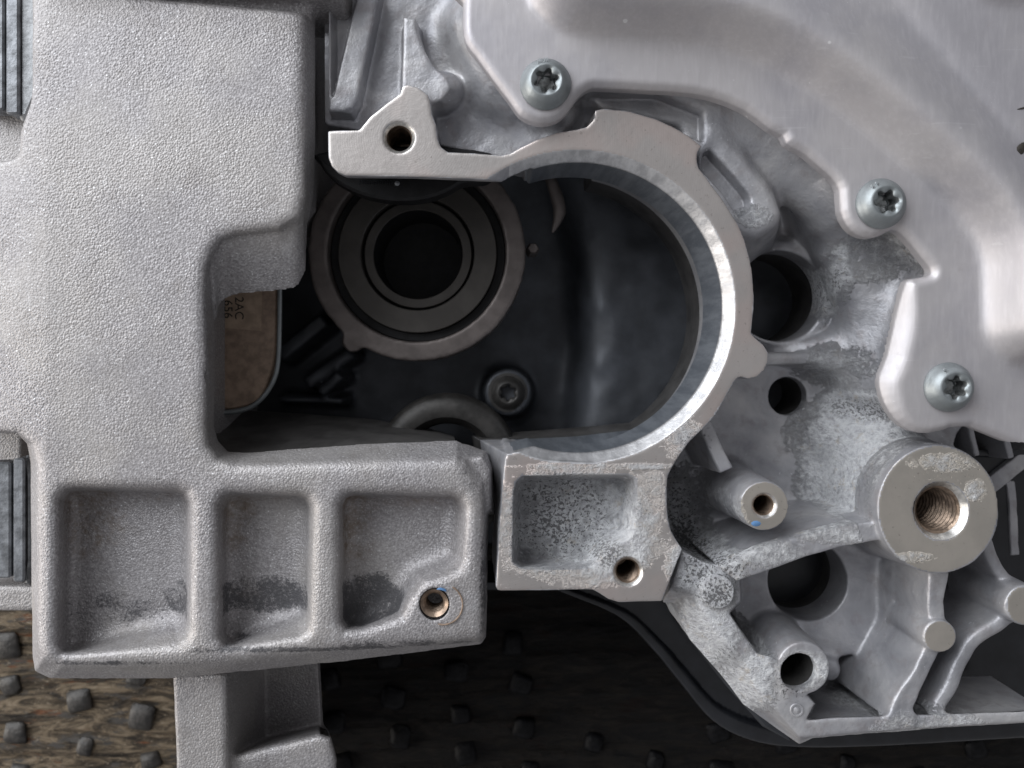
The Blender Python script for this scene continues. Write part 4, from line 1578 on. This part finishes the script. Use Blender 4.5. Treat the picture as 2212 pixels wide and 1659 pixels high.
build_bolt(1178, 184, CZ - 1, 54, 'star-socket bolt nearest the top, at the left end of the cover flange', 'IIUII', math.radians(100), 0.3)
build_bolt(1900, 441, CZ - 1, 53, 'star-socket bolt in the middle of the cover edge, beside the notch', '8 8', math.radians(125), 0.15)
build_bolt(2046, 836, CZ - 1, 52, 'star-socket bolt at the lower corner of the cover, stamped S', 'S', math.radians(120), 0.4)


# ================================================================== INSIDE THE CAVITY
def build_cavity():
    # dark gearcase behind the opening
    root = empty('gearcase', P(1000, 700, -640))
    tag(root, 'dark unlit gearcase wall deep inside the opening behind the bearing', 'gearcase')
    BZ = -560
    so = Solid()
    f, bb = f_prism(img([(380, 250), (1760, 200), (1760, 1180), (380, 1180)], BZ), -660, BZ)
    so.add(f, bb)
    # right-hand round inner wall with vertical flutes
    f, bb = f_prism(img(spline([(1250, 300), (1230, 420), (1262, 560), (1270, 760), (1250, 980), (1262, 1060), (1760, 1100), (1760, 200)], 3), -460), -620, -430, 0.25, 90)
    so.add(f, bb, 50)
    # bright web and small lug near the bearing
    # ribs below and left of the bearing
    for ln, z, w in (([(600, 770), (700, 690)], -430, 30), ([(660, 830), (760, 760)], -440, 26),
                     ([(600, 862), (740, 868)], -440, 12), ([(690, 850), (735, 810)], -420, 20)):
        f, bb = f_prism(img(strip(ln, w), z), -600, z, 0.08, 6)
        so.add(f, bb, 14)
    # carrier for the inner bolt
    so.add(*f_cone(P(1097, 848, -560), 74, P(1097, 848, -395), 62, 8), 26)
    pos, q = so.polygonise((-880, -640, -640), (1010, 760, -280), 8.0, 28)
    pos[:, 2] += 4 * vnoise(pos, 50, 31)
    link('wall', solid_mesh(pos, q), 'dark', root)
    v, f = tube([P(u, w, -330) for u, w in spline([(1186, 330), (1188, 380), (1204, 430), (1208, 462), (1194, 502)], 4, False)], list(np.interp(np.arange(17), [0, 4, 8, 12, 16], [12, 14, 17, 16, 3])), 12)
    link('oil_baffle', mesh(v, f), 'bearing_out', root)  # curved edge of a metal web
    vv, ff = lathe(P(1152, 536, -330), [(19, -60), (15, -6), (12, 0), (0.1, 1)], 6)
    link('lug', mesh(vv, ff), 'bearing_out', root)
    # enclosing sides so that no daylight leaks in under the parts
    side = [(330, 160), (1800, 120), (1830, 1222), (330, 1222)]
    a = img(side, -600)
    r0 = [(x, y, -430) for x, y in a]
    r1 = [(x, y, -655) for x, y in a]
    v, f = rings([r0, r1])
    b = [(x * 1.03, y * 1.03, -430) for x, y in a]
    b1 = [(x * 1.03, y * 1.03, -655) for x, y in a]
    v2, f2 = rings([b, b1])
    v3, f3 = rings([r0, b])
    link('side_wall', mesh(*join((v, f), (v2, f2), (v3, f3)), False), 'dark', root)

    # bearing
    bz = -300.0
    bc = P(900, 545, bz)
    k = 1 - bz / D
    br = empty('bearing', (bc[0], bc[1], bz - 120))
    tag(br, 'round ball bearing with concentric steel rings inside the dark opening', 'bearing')

    def ring(nm, ri, ro, z1, z0, mat, n=96):
        ri, ro = ri * k, ro * k
        prof = [(ri, z0), (ri, z1 - 2), (ri + 2, z1), (ro - 2, z1), (ro, z1 - 2), (ro, z0)]
        v, f = lathe((bc[0], bc[1], bz), prof, n)
        f += [(i, (i + 1) % n, 5 * n + (i + 1) % n, 5 * n + i) for i in range(n)]
        return link(nm, mesh(v, f), mat, br)
    # carrier ring with a lug, slightly broken outline
    so = Solid()
    so.add(*f_cone((bc[0], bc[1], bz - 150), 236 * k, (bc[0], bc[1], bz), 235 * k, 3))
    so.add(*f_cone(P(764, 736, bz - 60), 30, P(764, 736, bz), 28, 3), 12)
    so.cut(*f_cone((bc[0], bc[1], bz - 200), 193 * k, (bc[0], bc[1], bz + 20), 193 * k))
    pos, q = so.polygonise((bc[0] - 310, bc[1] - 310, bz - 150), (bc[0] + 310, bc[1] + 310, bz + 8), 5.0)
    nn = vnoise(pos, 16, 41)
    rad = np.hypot(pos[:, 0] - bc[0], pos[:, 1] - bc[1])
    o_ = (rad > 225 * k) * 2.0 * nn
    pos[:, 0] += o_ * (pos[:, 0] - bc[0]) / rad
    pos[:, 1] += o_ * (pos[:, 1] - bc[1]) / rad
    link('carrier', solid_mesh(pos, q), 'bearing_out', br)
    ring('seal_ring', 174, 192.5, -44, -110, 'black')
    ring('outer_race', 124, 173.5, -22, -110, 'bearing')
    ring('gap_ring', 119.5, 123.5, -60, -110, 'black')
    ring('inner_race', 98, 119, -44, -110, 'bearing')
    v, f = lathe((bc[0], bc[1], bz), [(97 * k, -46), (96 * k, -240), (0.1, -242)], 64)
    link('bore', mesh(v, f), 'black', br)

    # black piece behind the arm, painted as the arm's shaded lower wall
    gz = -105
    pts = spline([(688, 330), (690, 352), (712, 382), (760, 411), (810, 427), (868, 433), (925, 427), (968, 411), (1000, 394), (1060, 384), (1060, 330), (860, 315)], 4)
    v, f = prism(img(pts, gz), gz - 60, gz, 6)
    g = link('rubber_seal', mesh(v, f), 'black')
    tag(g, 'black curved rubber seal lip under the machined arm above the bearing', 'seal')
    for i, (u, v_) in enumerate(((858, 396),)):
        c = P(u, v_, gz)
        vv, ff = lathe(c, [(6, 0.5), (3, 3), (0.1, 4)], 12)
        link('dot', mesh(vv, ff), 'grey', g)
    me = text_mesh('mmmmm', 20, 0.8, P(812, 392, gz + 0.6))
    link('faint_moulding', me, 'plastic', g)

    # data plate
    pz = -270
    pl = empty('data_plate', P(530, 760, pz))
    tag(pl, 'brown data plate with rounded corner and printed digits behind the housing notch', 'data plate')
    pts = rounded([(440, 560), (598, 560), (596, 780, 60), (560, 872, 50), (500, 884), (440, 884)], 0, 8)
    v, f = prism(img(pts, pz), pz - 30, pz, 4)
    link('plate', mesh(v, f), 'plate', pl)
    v, f = prism(img([(440, 590), (567, 596), (564, 715), (440, 705)], pz + 1), pz - 2, pz + 1.0, 0.3)
    link('sticker', mesh(v, f), 'sticker', pl)
    path = [P(u, v_, pz + 2) for u, v_ in spline([(605, 560), (604, 700), (601, 780), (592, 820), (570, 856), (540, 880), (500, 890), (440, 892)], 4, False)]
    v, f = tube(path, 6.0)
    link('rim', mesh(v, f), 'steel', pl)
    for t, u, v_ in (('2AC', 516, 666), ('656', 492, 668)):
        me = text_mesh(t, 31, 0.5, P(u, v_, pz + 1.6), -math.pi / 2)
        link('printed_digits', me, 'ink', pl)

    # dark pulley rim at the foot of the opening
    pc = P(965, 1010, -330)
    v, f = lathe(pc, [(108, -60), (118, -20), (130, 0), (150, 4), (176, -4), (186, -16), (190, -60)], 96)
    o = link('pulley_rim', mesh(v, f), 'pulley')
    tag(o, 'dark curved pulley rim showing at the bottom of the opening below the bearing', 'pulley')

    bolt = build_bolt(1097, 848, -394, 36 * (1 + 394 / D), 'dark star-socket bolt deep inside the opening, right of the pulley rim', None, 0, 0.5, mat='pulley', up=26)
    c = P(1097, 848, -394)
    v, f = lathe(c, [(36 * 1.2 + 4, -1), (36 * 1.2 + 9, 1), (36 * 1.2 + 9, 3), (36 * 1.2, 4)], 48)
    link('washer', mesh(v, f), 'pulley', bolt)


build_cavity()


# ================================================================== OIL PAN
def build_pan():
    root = empty('oil_pan', P(1700, 1400, -FLOOR))
    tag(root, 'glossy black oil pan with rolled rim under the casting at the bottom right', 'oil pan')
    z = -330
    rim = [(1130, 1210), (1180, 1265), (1330, 1330), (1410, 1405), (1470, 1478), (1540, 1560), (1620, 1602), (1720, 1618), (1900, 1616), (2212, 1598), (2500, 1580), (2500, 1000), (1300, 1000)]
    pts = spline(rim, 4)
    so = Solid()
    f, bb = f_prism(img(pts, z), z - 46, z, 0.0, 16)
    so.add(f, bb)
    inner = [(u + (1700 - u) * 0.05, v + (1200 - v) * 0.10) for u, v in rim]
    f, bb = f_prism(img(spline(inner, 4), z), -FLOOR + 2, z - 20, -0.04, 0)
    so.add(f, bb, 30)
    f, bb = f_prism(img(spline([(u + (1700 - u) * 0.06, v + (1250 - v) * 0.12) for u, v in rim], 4), z), z - 16, z + 20)
    so.cut(f, bb, 16)
    pos, q = so.polygonise((80, -1120, -FLOOR), (1560, -250, z + 10), 6.0, 30)
    link('pan', solid_mesh(pos, q), 'plastic', root)
    # grey side of the crankcase between pan and casting
    pts = [(1300, 1230), (1440, 1290), (1480, 1370), (1560, 1470), (1640, 1560), (1700, 1592), (1690, 1540), (1620, 1460), (1540, 1370), (1480, 1270), (1400, 1180)]
    v, f = prism(img(pts, -290), -345, -260, 8)
    link('crankcase_side', mesh(v, f), 'dark', root)


build_pan()
